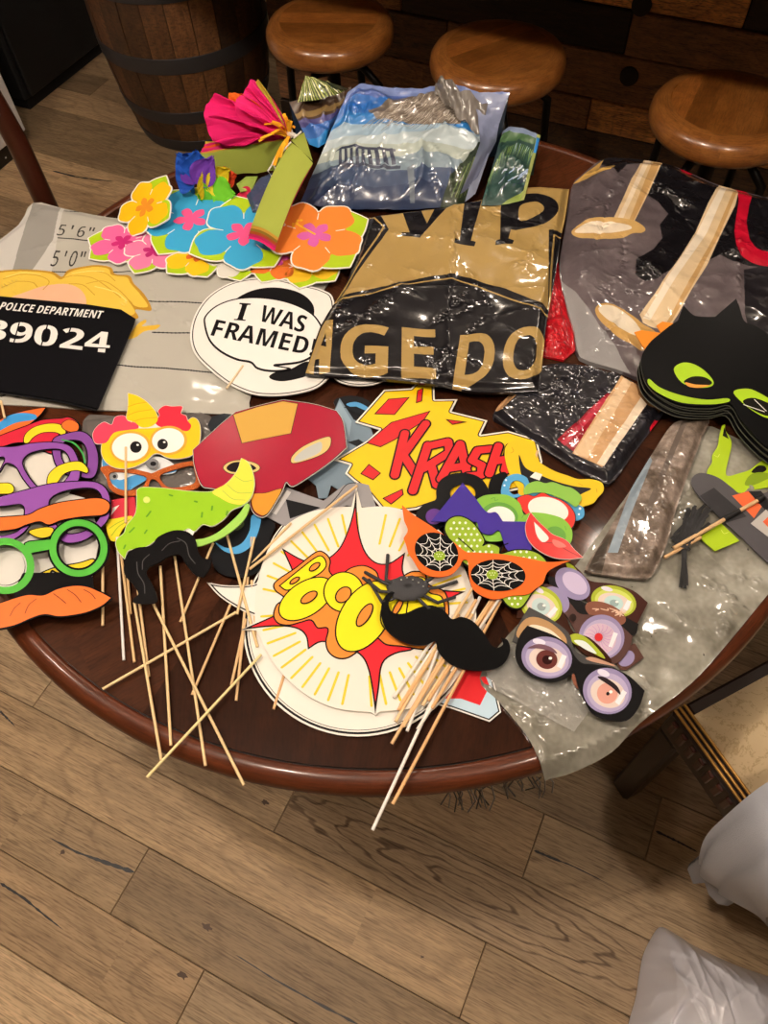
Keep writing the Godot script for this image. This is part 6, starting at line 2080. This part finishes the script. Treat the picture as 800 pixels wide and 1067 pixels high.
func build_bundle():
	# sticks under the moustache, each with its card; here the loose bunch
	zoom(0, 0, 1)
	var r = RandomNumberGenerator.new()
	r.seed = 12
	var q = [[500, 622, 388, 865, "eeeae4"], [522, 625, 409, 838, "e2b27a"], [496, 625, 408, 775, "e0b683"], [480, 630, 412, 752, "e7c796"], [470, 640, 424, 762, "e9e4dc"], [492, 640, 420, 757, "e0b683"], [515, 620, 440, 735, "e7c796"], [462, 650, 410, 727, "e9e4dc"], [520, 615, 446, 730, "dcae77"], [486, 622, 432, 705, "e9e4dc"], [478, 640, 415, 740, "e2b27a"], [525, 612, 450, 738, "dcae77"], [505, 650, 435, 760, "efe9df"]]
	for i in q.size():
		var a = q[i]
		var h = 0.0135 + 0.0016 * (i % 3) + (0.0018 if i == 1 else 0.0)
		var lb: String = ("white paper" if a[4].begins_with("e9") or a[4].begins_with("ee") or a[4].begins_with("ef") else "tan bamboo") + " prop stick in the bunch under the curled black moustache"
		if i == 0: lb = "longest white paper stick of the bunch, sticking out past the table rim"
		if i == 1: lb = "tan stick beside the longest white one, reaching over the table rim"
		prop("bundle_stick", lb, "stick", (a[0] + a[2]) / 2.0, (a[1] + a[3]) / 2.0, h, 0, 0, 0.0, "bunch of prop sticks")
		stick(a[0], a[1], h + 0.001, a[2], a[3], h if i > 1 else h - 0.002, a[4], 0.0021)
	# felt spider
	prop("toy_spider", "grey felt spider with folded card legs on the BOOOM sign", "toy spider", 425, 615, 0.0125)
	zoom(400, 470, 3.636)
	var o = cur_x.affine_inverse()
	var g = []
	var rr = RandomNumberGenerator.new()
	rr.seed = 8
	for j in 9:
		var row = []
		var t = PI * j / 8.0
		for i in 24:
			var a = TAU * i / 24.0
			var k = 1.0 + 0.10 * (rr.randf() - 0.5) + 0.08 * (i % 2)
			row.append(Vector3(cos(a) * sin(t) * 0.027 * k, 0.008 + cos(t) * 0.008, sin(a) * sin(t) * 0.018 * k))
		g.append(row)
	var bdy = put("body", sheet_mesh(g, true), mt("3a3a3d", 0.9), cur)
	var cen = o * at(425, 616, 0.0125)
	bdy.position = Vector3(cen.x, 0.0, cen.z)
	for e in [[418, 604, 0.02], [424, 602, 0.02], [430, 604, 0.02], [436, 607, 0.019], [441, 611, 0.018]]:
		var sp = o * at(e[0], e[1], e[2] + 0.011)
		put("eye", lathe([Vector2(0.0001, -0.001), Vector2(0.0013, 0), Vector2(0.0001, 0.0013)], 8), mt("d8d8d4", 0.4), cur).position = sp
	for a in [[418, 612, 402, 604, 404, 578], [416, 614, 398, 606, 380, 596], [414, 618, 396, 616, 378, 602], [416, 622, 398, 628, 384, 604], [436, 610, 448, 604, 466, 586], [440, 614, 458, 612, 476, 606], [440, 620, 456, 628, 474, 622], [434, 622, 446, 634, 462, 634]]:
		var p = [o * at(a[0], a[1], 0.020), o * at(a[2], a[3], 0.024), o * at(a[4], a[5], 0.0135)]
		put("leg", tube(p, 0.0024, 5), mt("2f2f32", 0.85), cur)
	# curled black moustache on top of the bunch
	zoom(0, 0, 1)
	prop("curled_moustache", "flat black curled moustache prop on the bunch of sticks", "photo prop moustache", 460, 655, 0.0225, 0.0, -1.0)
	zoom(380, 480, 2.667)
	var p = S([98, 362, 98, 362, 78, 372, 66, 398, 78, 422, 112, 424, 150, 408, 188, 402, 222, 418, 242, 440, 268, 434, 300, 446, 330, 478, 352, 512, 368, 520, 384, 510, 378, 492, 378, 492, 396, 498, 404, 522, 396, 550, 376, 572, 340, 582, 290, 582, 240, 566, 205, 532, 196, 502, 168, 512, 128, 510, 85, 492, 56, 464, 45, 425, 50, 388, 72, 364], 4)
	body("card", p, "0a0a0b")

# ---------------------------------------------------------------- printed eye glasses
func lens(cx, cy, rx, ry, rot, rim, inner, iris, pupil, kind := 0):
	var ln = ink("lens", E(cx, cy, rx, ry, rot), rim)
	ink("inner_ring", E(cx + rx * 0.02, cy + ry * 0.06, rx * 0.86, ry * 0.84, rot), inner, 0.38, ln)
	ink("eyeball", E(cx + rx * 0.02, cy + ry * 0.10, rx * 0.72, ry * 0.62, rot), "d9c9c1", 0.38, ln)
	ink("iris", E(cx, cy + ry * 0.1, rx * 0.42, ry * 0.46, rot), iris, 0.38, ln)
	ink("pupil", E(cx + rx * 0.02, cy + ry * 0.12, rx * (0.2 if kind != 1 else 0.07), ry * (0.22 if kind != 1 else 0.08), rot), pupil, 0.38, ln)
	ink("white_dot", E(cx + rx * 0.14, cy + ry * 0.04, rx * 0.07, ry * 0.07), "f4f0ec", 0.38, ln)
	var d = Vector2(cos(deg_to_rad(rot)), sin(deg_to_rad(rot))); var o = d.orthogonal() * -1.0
	var c = Vector2(cx, cy) + d * rx * 0.66 + o * ry * 0.05
	var q = []
	for s in [[-0.1, -0.36], [0.1, -0.30], [0.0, 0.34], [-0.2, 0.28]]:
		var w: Vector2 = c + d * rx * s[0] + o * ry * s[1]
		q.append_array([w.x, w.y])
	ink("white_bar", L(q), "efeaf0", 0.38, ln)
	var g: Vector2 = Vector2(cx, cy) - d * rx * 0.42 - o * ry * 0.66
	ink("pale_oval", E(g.x, g.y, rx * 0.26, ry * 0.14, rot), "ddd9ea", 0.38, ln)

func build_eyewear():
	var lilac = "8d83ab"
	zoom(520, 560, 4.444)
	prop("green_lens_glasses", "dark brown printed glasses with lime rims at the top of the eyewear pile", "photo prop glasses", 620, 615, 0.0115)
	var p = S([225, 120, 225, 120, 310, 108, 370, 150, 420, 200, 520, 214, 620, 246, 688, 302, 688, 302, 640, 398, 640, 398, 560, 390, 480, 370, 430, 330, 400, 290, 330, 250, 240, 200], 4)
	body("card", p, "3a1c16")
	lens(530, 296, 106, 72, 14, "9fae2a", "c5cf62", "b6d4d4", "8fa6a8")
	ink("lens_rim", S([310, 118, 345, 135, 380, 190, 340, 170, 318, 145]), "9fae2a")
	prop("black_vein_glasses", "black printed glasses with brown veined lens between the brown pairs", "photo prop glasses", 615, 635, 0.0140)
	p = S([215, 172, 215, 172, 300, 205, 370, 288, 430, 312, 530, 342, 645, 400, 645, 400, 628, 452, 560, 440, 500, 420, 420, 380, 340, 330, 260, 260], 4)
	body("card", p, "141213")
	ink("lens", E(340, 215, 92, 62, 40), lilac)
	ink("inner_ring", E(350, 212, 66, 42, 40), "c3b6d6")
	ink("lens", E(492, 352, 100, 46, 22), "7a4a38")
	var r = RandomNumberGenerator.new()
	r.seed = 6
	for k in 16:
		var a = r.randf() * TAU
		var c = Vector2(492 + cos(a) * 60, 356 + sin(a) * 26).rotated(0)
		ink("vein", line(curve([c.x, c.y, c.x + r.randf_range(-22, 22), c.y + r.randf_range(-9, 9), c.x + r.randf_range(-34, 34), c.y + r.randf_range(-14, 14)], 3), 1.4), "d9b8a0")
	prop("bloodshot_glasses", "brown printed glasses with a lilac bloodshot eye and red pupil", "photo prop glasses", 620, 655, 0.0168)
	p = S([195, 210, 195, 210, 262, 232, 330, 305, 372, 352, 440, 360, 540, 390, 618, 458, 618, 458, 600, 520, 545, 582, 480, 560, 400, 520, 350, 430, 300, 350, 220, 290], 4)
	body("card", p, "4a2f2a")
	ink("lens_rim", E(262, 290, 72, 52, 45), lilac)
	ink("lens_rim", E(474, 462, 106, 104, 20), lilac)
	ink("inner_ring", E(476, 468, 90, 88, 20), "b2a6c6")
	ink("eyeball", E(466, 470, 76, 72, 10), "cdb4c6")
	for k in 18:
		var a = TAU * k / 18.0
		ink("vein", line(curve([462 + cos(a) * 20, 466 + sin(a) * 20, 464 + cos(a + 0.15) * 45, 468 + sin(a + 0.15) * 42, 466 + cos(a) * 70, 470 + sin(a) * 66], 3), 0.6), "b98ac0")
	ink("red_pupil", E(459, 464, 19, 19), "c3252b")
	ink("white_bar", L([528, 440, 548, 448, 522, 512, 504, 508]), "efeaf0")
	ink("nose_pad", E(340, 374, 16, 18), "241815")
	prop("lilac_corner_glasses", "brown printed glasses corner with lilac lens under the bloodshot pair", "photo prop glasses", 655, 680, 0.0142)
	p = L([540, 580, 600, 500, 628, 490, 670, 556, 590, 615, 560, 612])
	body("card", p, "4a2c24")
	ink("lens_rim", E(588, 560, 42, 34, -40), lilac)
	prop("lime_rim_glasses", "dark brown printed glasses with a lime rimmed pale eye under the web glasses", "photo prop glasses", 575, 645, 0.0195)
	p = S([82, 372, 82, 372, 90, 300, 122, 245, 200, 222, 262, 290, 305, 360, 345, 438, 420, 465, 500, 540, 520, 580, 470, 575, 400, 545, 330, 480, 260, 420, 160, 380], 4)
	body("card", p, "33190f")
	lens(193, 312, 104, 82, 30, "9fae2a", "c5cf62", "b9cfd0", "8c9a9c")
	ink("lens_rim", S([322, 460, 360, 446, 410, 470, 460, 520, 490, 562, 440, 540, 390, 510, 345, 492]), "9fae2a")
	ink("eyeball", S([345, 480, 390, 480, 430, 512, 450, 540, 400, 520]), "d9e4e2")
	prop("grey_tan_glasses", "grey printed glasses with tan lens under the front black pair", "photo prop glasses", 570, 670, 0.0222)
	p = S([60, 480, 60, 480, 90, 400, 138, 322, 138, 322, 230, 372, 320, 440, 350, 520, 420, 560, 540, 605, 620, 690, 560, 720, 420, 700, 360, 700, 335, 640, 250, 560, 150, 520], 4)
	body("card", p, "3c3b3b")
	ink("lens", S([82, 460, 100, 400, 150, 368, 230, 390, 300, 450, 310, 495, 260, 500, 160, 480]), "b08a5e")
	ink("pale_patch", S([140, 415, 170, 405, 240, 430, 290, 480, 220, 460]), "e6d9c4")
	ink("veined_patch", S([336, 640, 372, 620, 380, 700, 352, 690]), "7a4a38")
	ink("veined_patch", S([400, 560, 440, 556, 540, 595, 500, 590, 430, 575]), "b98f78")
	prop("black_eye_glasses", "front pair of black printed glasses with lilac rimmed sleepy eyes", "photo prop glasses", 603, 690, 0.0250, 0.0, 0.5)
	p = S([130, 408, 130, 408, 200, 432, 262, 458, 320, 500, 352, 552, 385, 582, 430, 586, 520, 602, 602, 642, 674, 710, 674, 710, 645, 790, 590, 848, 500, 845, 430, 812, 392, 752, 366, 690, 350, 632, 334, 628, 305, 655, 240, 668, 150, 642, 92, 595, 74, 530, 95, 455], 4)
	body("card", p, "151415")
	lens(220, 556, 118, 96, 12, lilac, "aea3c4", "5a2420", "2a0f0e")
	lens(500, 712, 114, 106, 22, lilac, "aea3c4", "d59a8c", "20191a", 1)
	ink("eyelid", S([130, 515, 180, 495, 240, 510, 268, 540, 225, 525, 175, 515]), "6b4a58")
	ink("eyelid", S([455, 650, 490, 650, 545, 690, 560, 730, 520, 695]), "2a2024")

# ---------------------------------------------------------------- cat masks and witch things
func build_witch():
	zoom(0, 0, 1)
	# stack of black cat masks
	var outl = [668, 374, 676, 358, 687, 348, 697, 340, 706, 334, 706, 334, 712, 318, 712, 318, 722, 328, 733, 330, 745, 330, 745, 330, 767, 311, 767, 311, 775, 334, 788, 340, 805, 352, 830, 375, 838, 420, 815, 470, 800, 466, 785, 453, 772, 438, 760, 420, 740, 423, 710, 421, 688, 411, 673, 397]
	for k in 5:
		prop("cat_mask", ["lowest black cat mask of the stack", "second black cat mask up from the bottom of the stack", "third black cat mask up from the bottom of the stack", "black cat mask third from the top of the stack", "black cat mask directly under the topmost one of the stack"][k], "photo prop mask", 745, 385, 0.0355 + 0.0026 * k, 4.0, 0.0, 0.0016, "stack of black cat masks")
		var sh = []
		for i in range(0, outl.size(), 2):
			sh.append_array([outl[i] - 1.0 * (4 - k) + (3.0 if k % 2 else 0.0), outl[i + 1] + 2.6 * (5 - k)])
		var q = S(sh, 4)
		body("card", grow(q, 0.6), "4c4d44")
		ink("face", q, "0a0a0b")
	prop("orange_ear_mask", "orange cat ears sticking out from under the black cat masks", "photo prop mask", 690, 355, 0.0425, 4.0)
	body("ear", L([661, 346, 668, 344, 690, 347, 700, 356, 674, 368]), "e88a1c")
	body("ear", L([684, 339, 690, 335, 703, 337, 712, 348, 692, 352]), "e88a1c")
	prop("cat_mask", "topmost black cat mask with lime green eyes and white whisker lines", "photo prop mask", 745, 385, 0.0490, 4.0, 0.0, 0.0016, "stack of black cat masks")
	var p = S(outl, 4)
	body("card", p, "0b0b0c")
	zoom(500, 370, 2.667)
	ink("lime_edge", S([470, 66, 500, 90, 560, 112, 630, 124, 686, 120, 690, 130, 640, 137, 560, 132, 500, 108, 468, 82], 4), "9dc41c")
	ink("eye", S([538, 40, 560, 22, 590, 24, 622, 42, 648, 72, 640, 88, 600, 90, 560, 76], 4), "a6cf1e")
	ink("pupil", S([566, 74, 590, 60, 625, 62, 645, 78, 620, 88, 585, 86], 4), "17150f")
	ink("orange_line", S([570, 76, 600, 82, 640, 84, 610, 91, 580, 88], 4), "e0973c")
	ink("eye", S([704, 106, 730, 94, 765, 100, 830, 140, 840, 170, 800, 176, 750, 150], 4), "a6cf1e")
	ink("pupil", S([730, 128, 765, 120, 830, 150, 830, 172, 790, 168, 750, 148], 4), "17150f")
	ink("whisker", line(L([732, 138, 790, 158]), 1.2), "efeee8")
	ink("whisker", line(L([762, 124, 795, 156]), 1.2), "efeee8")
	# witch cutouts on the stone sheet
	zoom(650, 420, 5.333)
	prop("witch_hand", "lime green witch hand cutout with dark nails", "photo prop", 765, 480, 0.011)
	p = S([545, 125, 545, 125, 562, 120, 562, 150, 590, 195, 597, 240, 576, 330, 566, 380, 578, 405, 640, 390, 700, 370, 752, 330, 830, 285, 900, 300, 900, 460, 830, 462, 700, 486, 620, 500, 540, 432, 470, 406, 465, 370, 490, 330, 490, 290, 520, 240, 530, 180], 4)
	body("card", p, "a9c81f")
	ink("nail", L([548, 182, 556, 135, 582, 200]), "1c1a18")
	ink("nail", S([708, 385, 740, 350, 780, 350, 790, 372, 760, 388]), "1c1a18")
	ink("skin_crease", S([670, 450, 700, 400, 760, 385, 830, 400, 760, 440, 700, 460], 4), "7d9a1c")
	ink("knuckle_line", line(curve([500, 290, 520, 300, 530, 285]), 0.8), "d4e470")
	prop("lime_cuff", "small lime green cutout below the broom", "photo prop", 750, 560, 0.010)
	body("card", L([418, 745, 540, 668, 642, 765, 505, 822]), "a6c51e")
	ink("knuckle_line", line(curve([540, 705, 555, 725, 580, 718]), 0.9), "d4e470")
	prop("witch_hat", "charcoal grey witch hat cutout with orange and grey buckle", "photo prop hat", 765, 545, 0.0145)
	p = S([375, 452, 385, 408, 432, 388, 520, 412, 600, 470, 640, 500, 700, 488, 780, 500, 830, 470, 900, 480, 900, 860, 830, 900, 740, 832, 660, 752, 560, 662, 470, 572, 420, 522], 4)
	body("card", p, "4a484c")
	ink("hat_band", L([420, 516, 500, 470, 682, 630, 560, 668]), "29282b")
	ink("orange_square", L([600, 515, 690, 490, 765, 575, 722, 640]), "e0673a")
	ink("dark_square", L([692, 492, 760, 488, 820, 560, 790, 600, 765, 575]), "242325")
	ink("buckle", L([703, 670, 788, 592, 900, 690, 860, 790]), "b6b2ae")
	ink("buckle_centre", L([770, 660, 800, 632, 870, 690, 840, 730]), "d9603a")
	# broom: wooden stick with black crepe bristles
	zoom(0, 0, 1)
	var b = thing("toy_broom", "little witch broom with black crepe bristles and a wooden handle", "broom", at(740, 560, 0.018))
	var o: Vector3 = b.position
	put("handle", tube([at(702, 571, 0.019) - o, at(790, 521, 0.019) - o], 0.0028, 8), mt("d9b384", 0.55), b)
	put("handle_wrap", tube([at(754, 541, 0.0192) - o, at(770, 532, 0.0192) - o], 0.0036, 8), mt("151516", 0.6), b)
	put("handle_tip", tube([at(789, 522, 0.0192) - o, at(795, 518, 0.0192) - o], 0.0042, 8), mt("0f0f11", 0.5), b)
	put("second_stick", tube([at(692, 581, 0.0155) - o, at(730, 560, 0.0165) - o], 0.0024, 8), mt("cfa878", 0.55), b)
	var r = RandomNumberGenerator.new()
	r.seed = 21
	for k in 34:
		var t = k / 33.0
		var a = at(lerpf(702, 720, r.randf()), lerpf(556, 575, r.randf()), 0.017)
		var e: Vector3
		if k < 22: e = at(lerpf(712, 742, t * 1.5), lerpf(526, 548, r.randf()) - 4.0 * t, 0.0165 + 0.004 * r.randf())
		elif k < 28: e = at(698 + r.randf() * 8, 560 + r.randf() * 12, 0.016)
		else:
			a = at(710 + r.randf() * 4, 572, 0.017)
			e = at(lerpf(702, 716, r.randf()), 606 + r.randf() * 10, 0.013)
		var s = (e - a).normalized().cross(Vector3.UP).normalized() * 0.0022
		var g = []
		for j in 5:
			var p3: Vector3 = a.lerp(e, j / 4.0) + Vector3(0, 0.002 * sin(PI * j / 4.0) * (1 + r.randf()), 0)
			g.append([p3 - s - o, p3 + Vector3(0, 0.0006, 0) - o, p3 + s - o])
		put("bristle", sheet_mesh(g), mt(["1d1d1f", "2a2a2c", "161617"][k % 3], 0.8), b)

# ---------------------------------------------------------------- cloth and bag by the table
func spline_rows(rows, nu, nv):
	var c = []
	for r in rows:
		var l = []
		for q in r: l.append(on_y(q[0], q[1], q[2]))
		c.append(l)
	var g = []
	var m: int = c.size()
	for j in nv + 1:
		var x = float(j) / nv * (m - 1)
		var k = mini(int(x), m - 2)
		var row = []
		for i in nu + 1:
			var s = float(i) / nu
			var at_ = func(l):
				var y: float = s * (l.size() - 1)
				var e = mini(int(y), l.size() - 2)
				return l[e].cubic_interpolate(l[e + 1], l[maxi(e - 1, 0)], l[mini(e + 2, l.size() - 1)], y - e)
			var p1: Vector3 = at_.call(c[k]); var p2: Vector3 = at_.call(c[k + 1])
			row.append(p1.cubic_interpolate(p2, at_.call(c[maxi(k - 1, 0)]), at_.call(c[mini(k + 2, m - 1)]), x - k))
		g.append(row)
	return g

func build_floor_things():
	# grey-white garment over the chair
	var rows = [
		[[850, 788, .545], [875, 840, .55], [900, 900, .55], [930, 970, .55]],
		[[800, 814, .545], [825, 842, .56], [855, 885, .56], [885, 945, .55]],
		[[768, 834, .515], [788, 862, .53], [815, 902, .53], [848, 952, .51]],
		[[745, 862, .45], [764, 888, .46], [788, 920, .455], [822, 958, .43]],
		[[729, 889, .365], [745, 911, .37], [768, 930, .36], [804, 958, .35]],
		[[724, 901, .30], [741, 921, .31], [762, 938, .30], [799, 962, .29]]]
	var g = spline_rows(rows, 40, 40)
	var r = thing("draped_garment", "pale grey knitted garment hanging over the dining chair", "clothing", on_y(760, 890, 0.4))
	var o: Vector3 = r.position
	for j in g.size():
		for i in g[j].size():
			var p: Vector3 = g[j][i]
			var t = j / 40.0
			p += Vector3(0.4, 0.5, 0.3) * (0.012 * sin(i * 0.42 + 0.6) * t + 0.014 * nz.get_noise_3d(p.x * 9.0, p.y * 5.0, p.z * 9.0))
			g[j][i] = p - o
	var cm = StandardMaterial3D.new()
	cm.albedo_color = hx("bcbfc8")
	cm.roughness = 0.95
	cm.metallic_specular = 0.2
	cm.rim_enabled = true
	cm.rim = 0.3
	var nt = FastNoiseLite.new()
	nt.frequency = 0.12
	nt.seed = 2
	var ni = nt.get_seamless_image(256, 256)
	cm.heightmap_enabled = true
	cm.heightmap_texture = ImageTexture.create_from_image(ni)
	cm.heightmap_scale = 0.08
	cm.uv1_scale = Vector3(5, 5, 1)
	put("cloth", sheet_mesh(g), cm, r)
	# frilled lining below the hem
	var hem = [[728, 893, .30], [724, 906, .285], [718, 900, .28], [716, 906, .27], [722, 921, .265], [734, 920, .27], [738, 932, .262], [748, 942, .258], [758, 944, .258], [770, 938, .265], [786, 950, .255], [800, 966, .25], [820, 975, .25]]
	var gl = []
	for j in 5:
		var row = []
		for q in hem:
			var b = on_y(q[0], q[1], q[2])
			var a = on_y(q[0] + 14, q[1] - 12, q[2] + 0.06)
			row.append(a.lerp(b, j / 4.0) - o)
		gl.append(row)
	put("lining", sheet_mesh(gl), mt("8d8d92", 0.8), r)
	# crumpled white plastic bag on the floor
	var base = [688, 966, 705, 974, 722, 985, 745, 996, 765, 1005, 790, 1014, 815, 1023, 834, 1034, 822, 1056, 800, 1088, 780, 1130, 740, 1165, 690, 1160, 650, 1110, 654, 1070, 662, 1040, 666, 1015, 670, 995, 678, 978]
	var bp = []
	for i in range(0, base.size(), 2): bp.append(on_y(base[i], base[i + 1], 0.003))
	var cen = on_y(735, 1075, 0.003)
	var n: int = bp.size()
	var ring = []
	for i in 140:
		var x = i / 140.0 * n
		var k = int(x)
		ring.append(bp[k % n].cubic_interpolate(bp[(k + 1) % n], bp[(k - 1 + n) % n], bp[(k + 2) % n], x - k))
	var bag = thing("plastic_bag", "crumpled white translucent plastic bag on the oak floor", "plastic bag", Vector3(cen.x, 0.0, cen.z))
	var bf = []
	var fr2 = RandomNumberGenerator.new()
	fr2.seed = 15
	for k in 26:
		var a = on_y(fr2.randf_range(665, 800), fr2.randf_range(975, 1090), 0.0)
		var d = Vector2.from_angle(fr2.randf() * TAU) * fr2.randf_range(0.04, 0.12)
		bf.append([Vector2(a.x, a.z) - d, Vector2(a.x, a.z) + d, fr2.randf_range(-0.012, 0.016), fr2.randf_range(0.004, 0.014)])
	for q in [[688, 966, 720, 1060], [688, 966, 690, 1066], [690, 968, 780, 1050], [740, 994, 730, 1066]]:
		var a = on_y(q[0], q[1], 0.0); var b = on_y(q[2], q[3], 0.0)
		bf.append([Vector2(a.x, a.z), Vector2(b.x, b.z), 0.014, 0.012])
	var gg = []
	for j in 57:
		var t = j / 56.0
		var row = []
		for i in 140:
			var p: Vector3 = ring[i].lerp(cen, pow(t, 1.15))
			var h = 0.11 * (1.0 - pow(1.0 - t, 2.2))
			var n1 = nz.get_noise_3d(p.x * 7.0, p.z * 7.0, 4.0)
			var n2 = nz.get_noise_3d(p.x * 17.0 + 4.0, p.z * 17.0, 14.0)
			h += ((pow(1 - absf(n1), 4) - 0.4) * 0.012 + (pow(1 - absf(n2), 6) - 0.3) * 0.004) * minf(1.0, t * 5.0)
			for f in bf:
				var ab: Vector2 = f[1] - f[0]
				var q = Vector2(p.x, p.z) - f[0]
				var s = q.dot(ab) / ab.length_squared()
				if s > 0.0 and s < 1.0:
					h += f[2] * (1.0 - absf(2.0 * s - 1.0)) * exp(-absf(q.cross(ab)) / ab.length() / f[3]) * minf(1.0, t * 4.0)
			row.append(Vector3(p.x - cen.x, 0.003 + maxf(0.0, h), p.z - cen.z))
		gg.append(row)
	var pm = StandardMaterial3D.new()
	pm.albedo_color = hx("e6e4ec")
	pm.roughness = 0.28
	pm.clearcoat_enabled = true
	pm.clearcoat = 0.5
	pm.clearcoat_roughness = 0.2
	pm.backlight_enabled = true
	pm.backlight = Color(0.25, 0.24, 0.26)
	put("film", sheet_mesh(gg, true), pm, bag)
	# thin fringe hanging below the table rim
	var fr = thing("tinsel_fringe", "dark grey tinsel fringe hanging under the table edge", "fringe", on_y(500, 826, 0.70))
	var rr = RandomNumberGenerator.new()
	rr.seed = 77
	for k in 26:
		var left = k < 14
		var x = lerpf(462, 512, k / 13.0) if left else lerpf(524, 572, (k - 14) / 11.0)
		var a = on_y(x, 818 - (0 if left else 8), 0.715)
		var e = on_y(x + rr.randf_range(-6, 8), 840 + rr.randf_range(-4, 6) - (0 if left else 14), 0.66)
		var m = a.lerp(e, 0.5) + Vector3(rr.randf_range(-0.01, 0.01), 0, rr.randf_range(-0.005, 0.005))
		put("strand", tube([a - fr.position, m - fr.position, e - fr.position], 0.0011, 4), mt(["4a4540", "6a6560", "2e2b28"][k % 3], 0.35, 0.0, 0.3), fr)
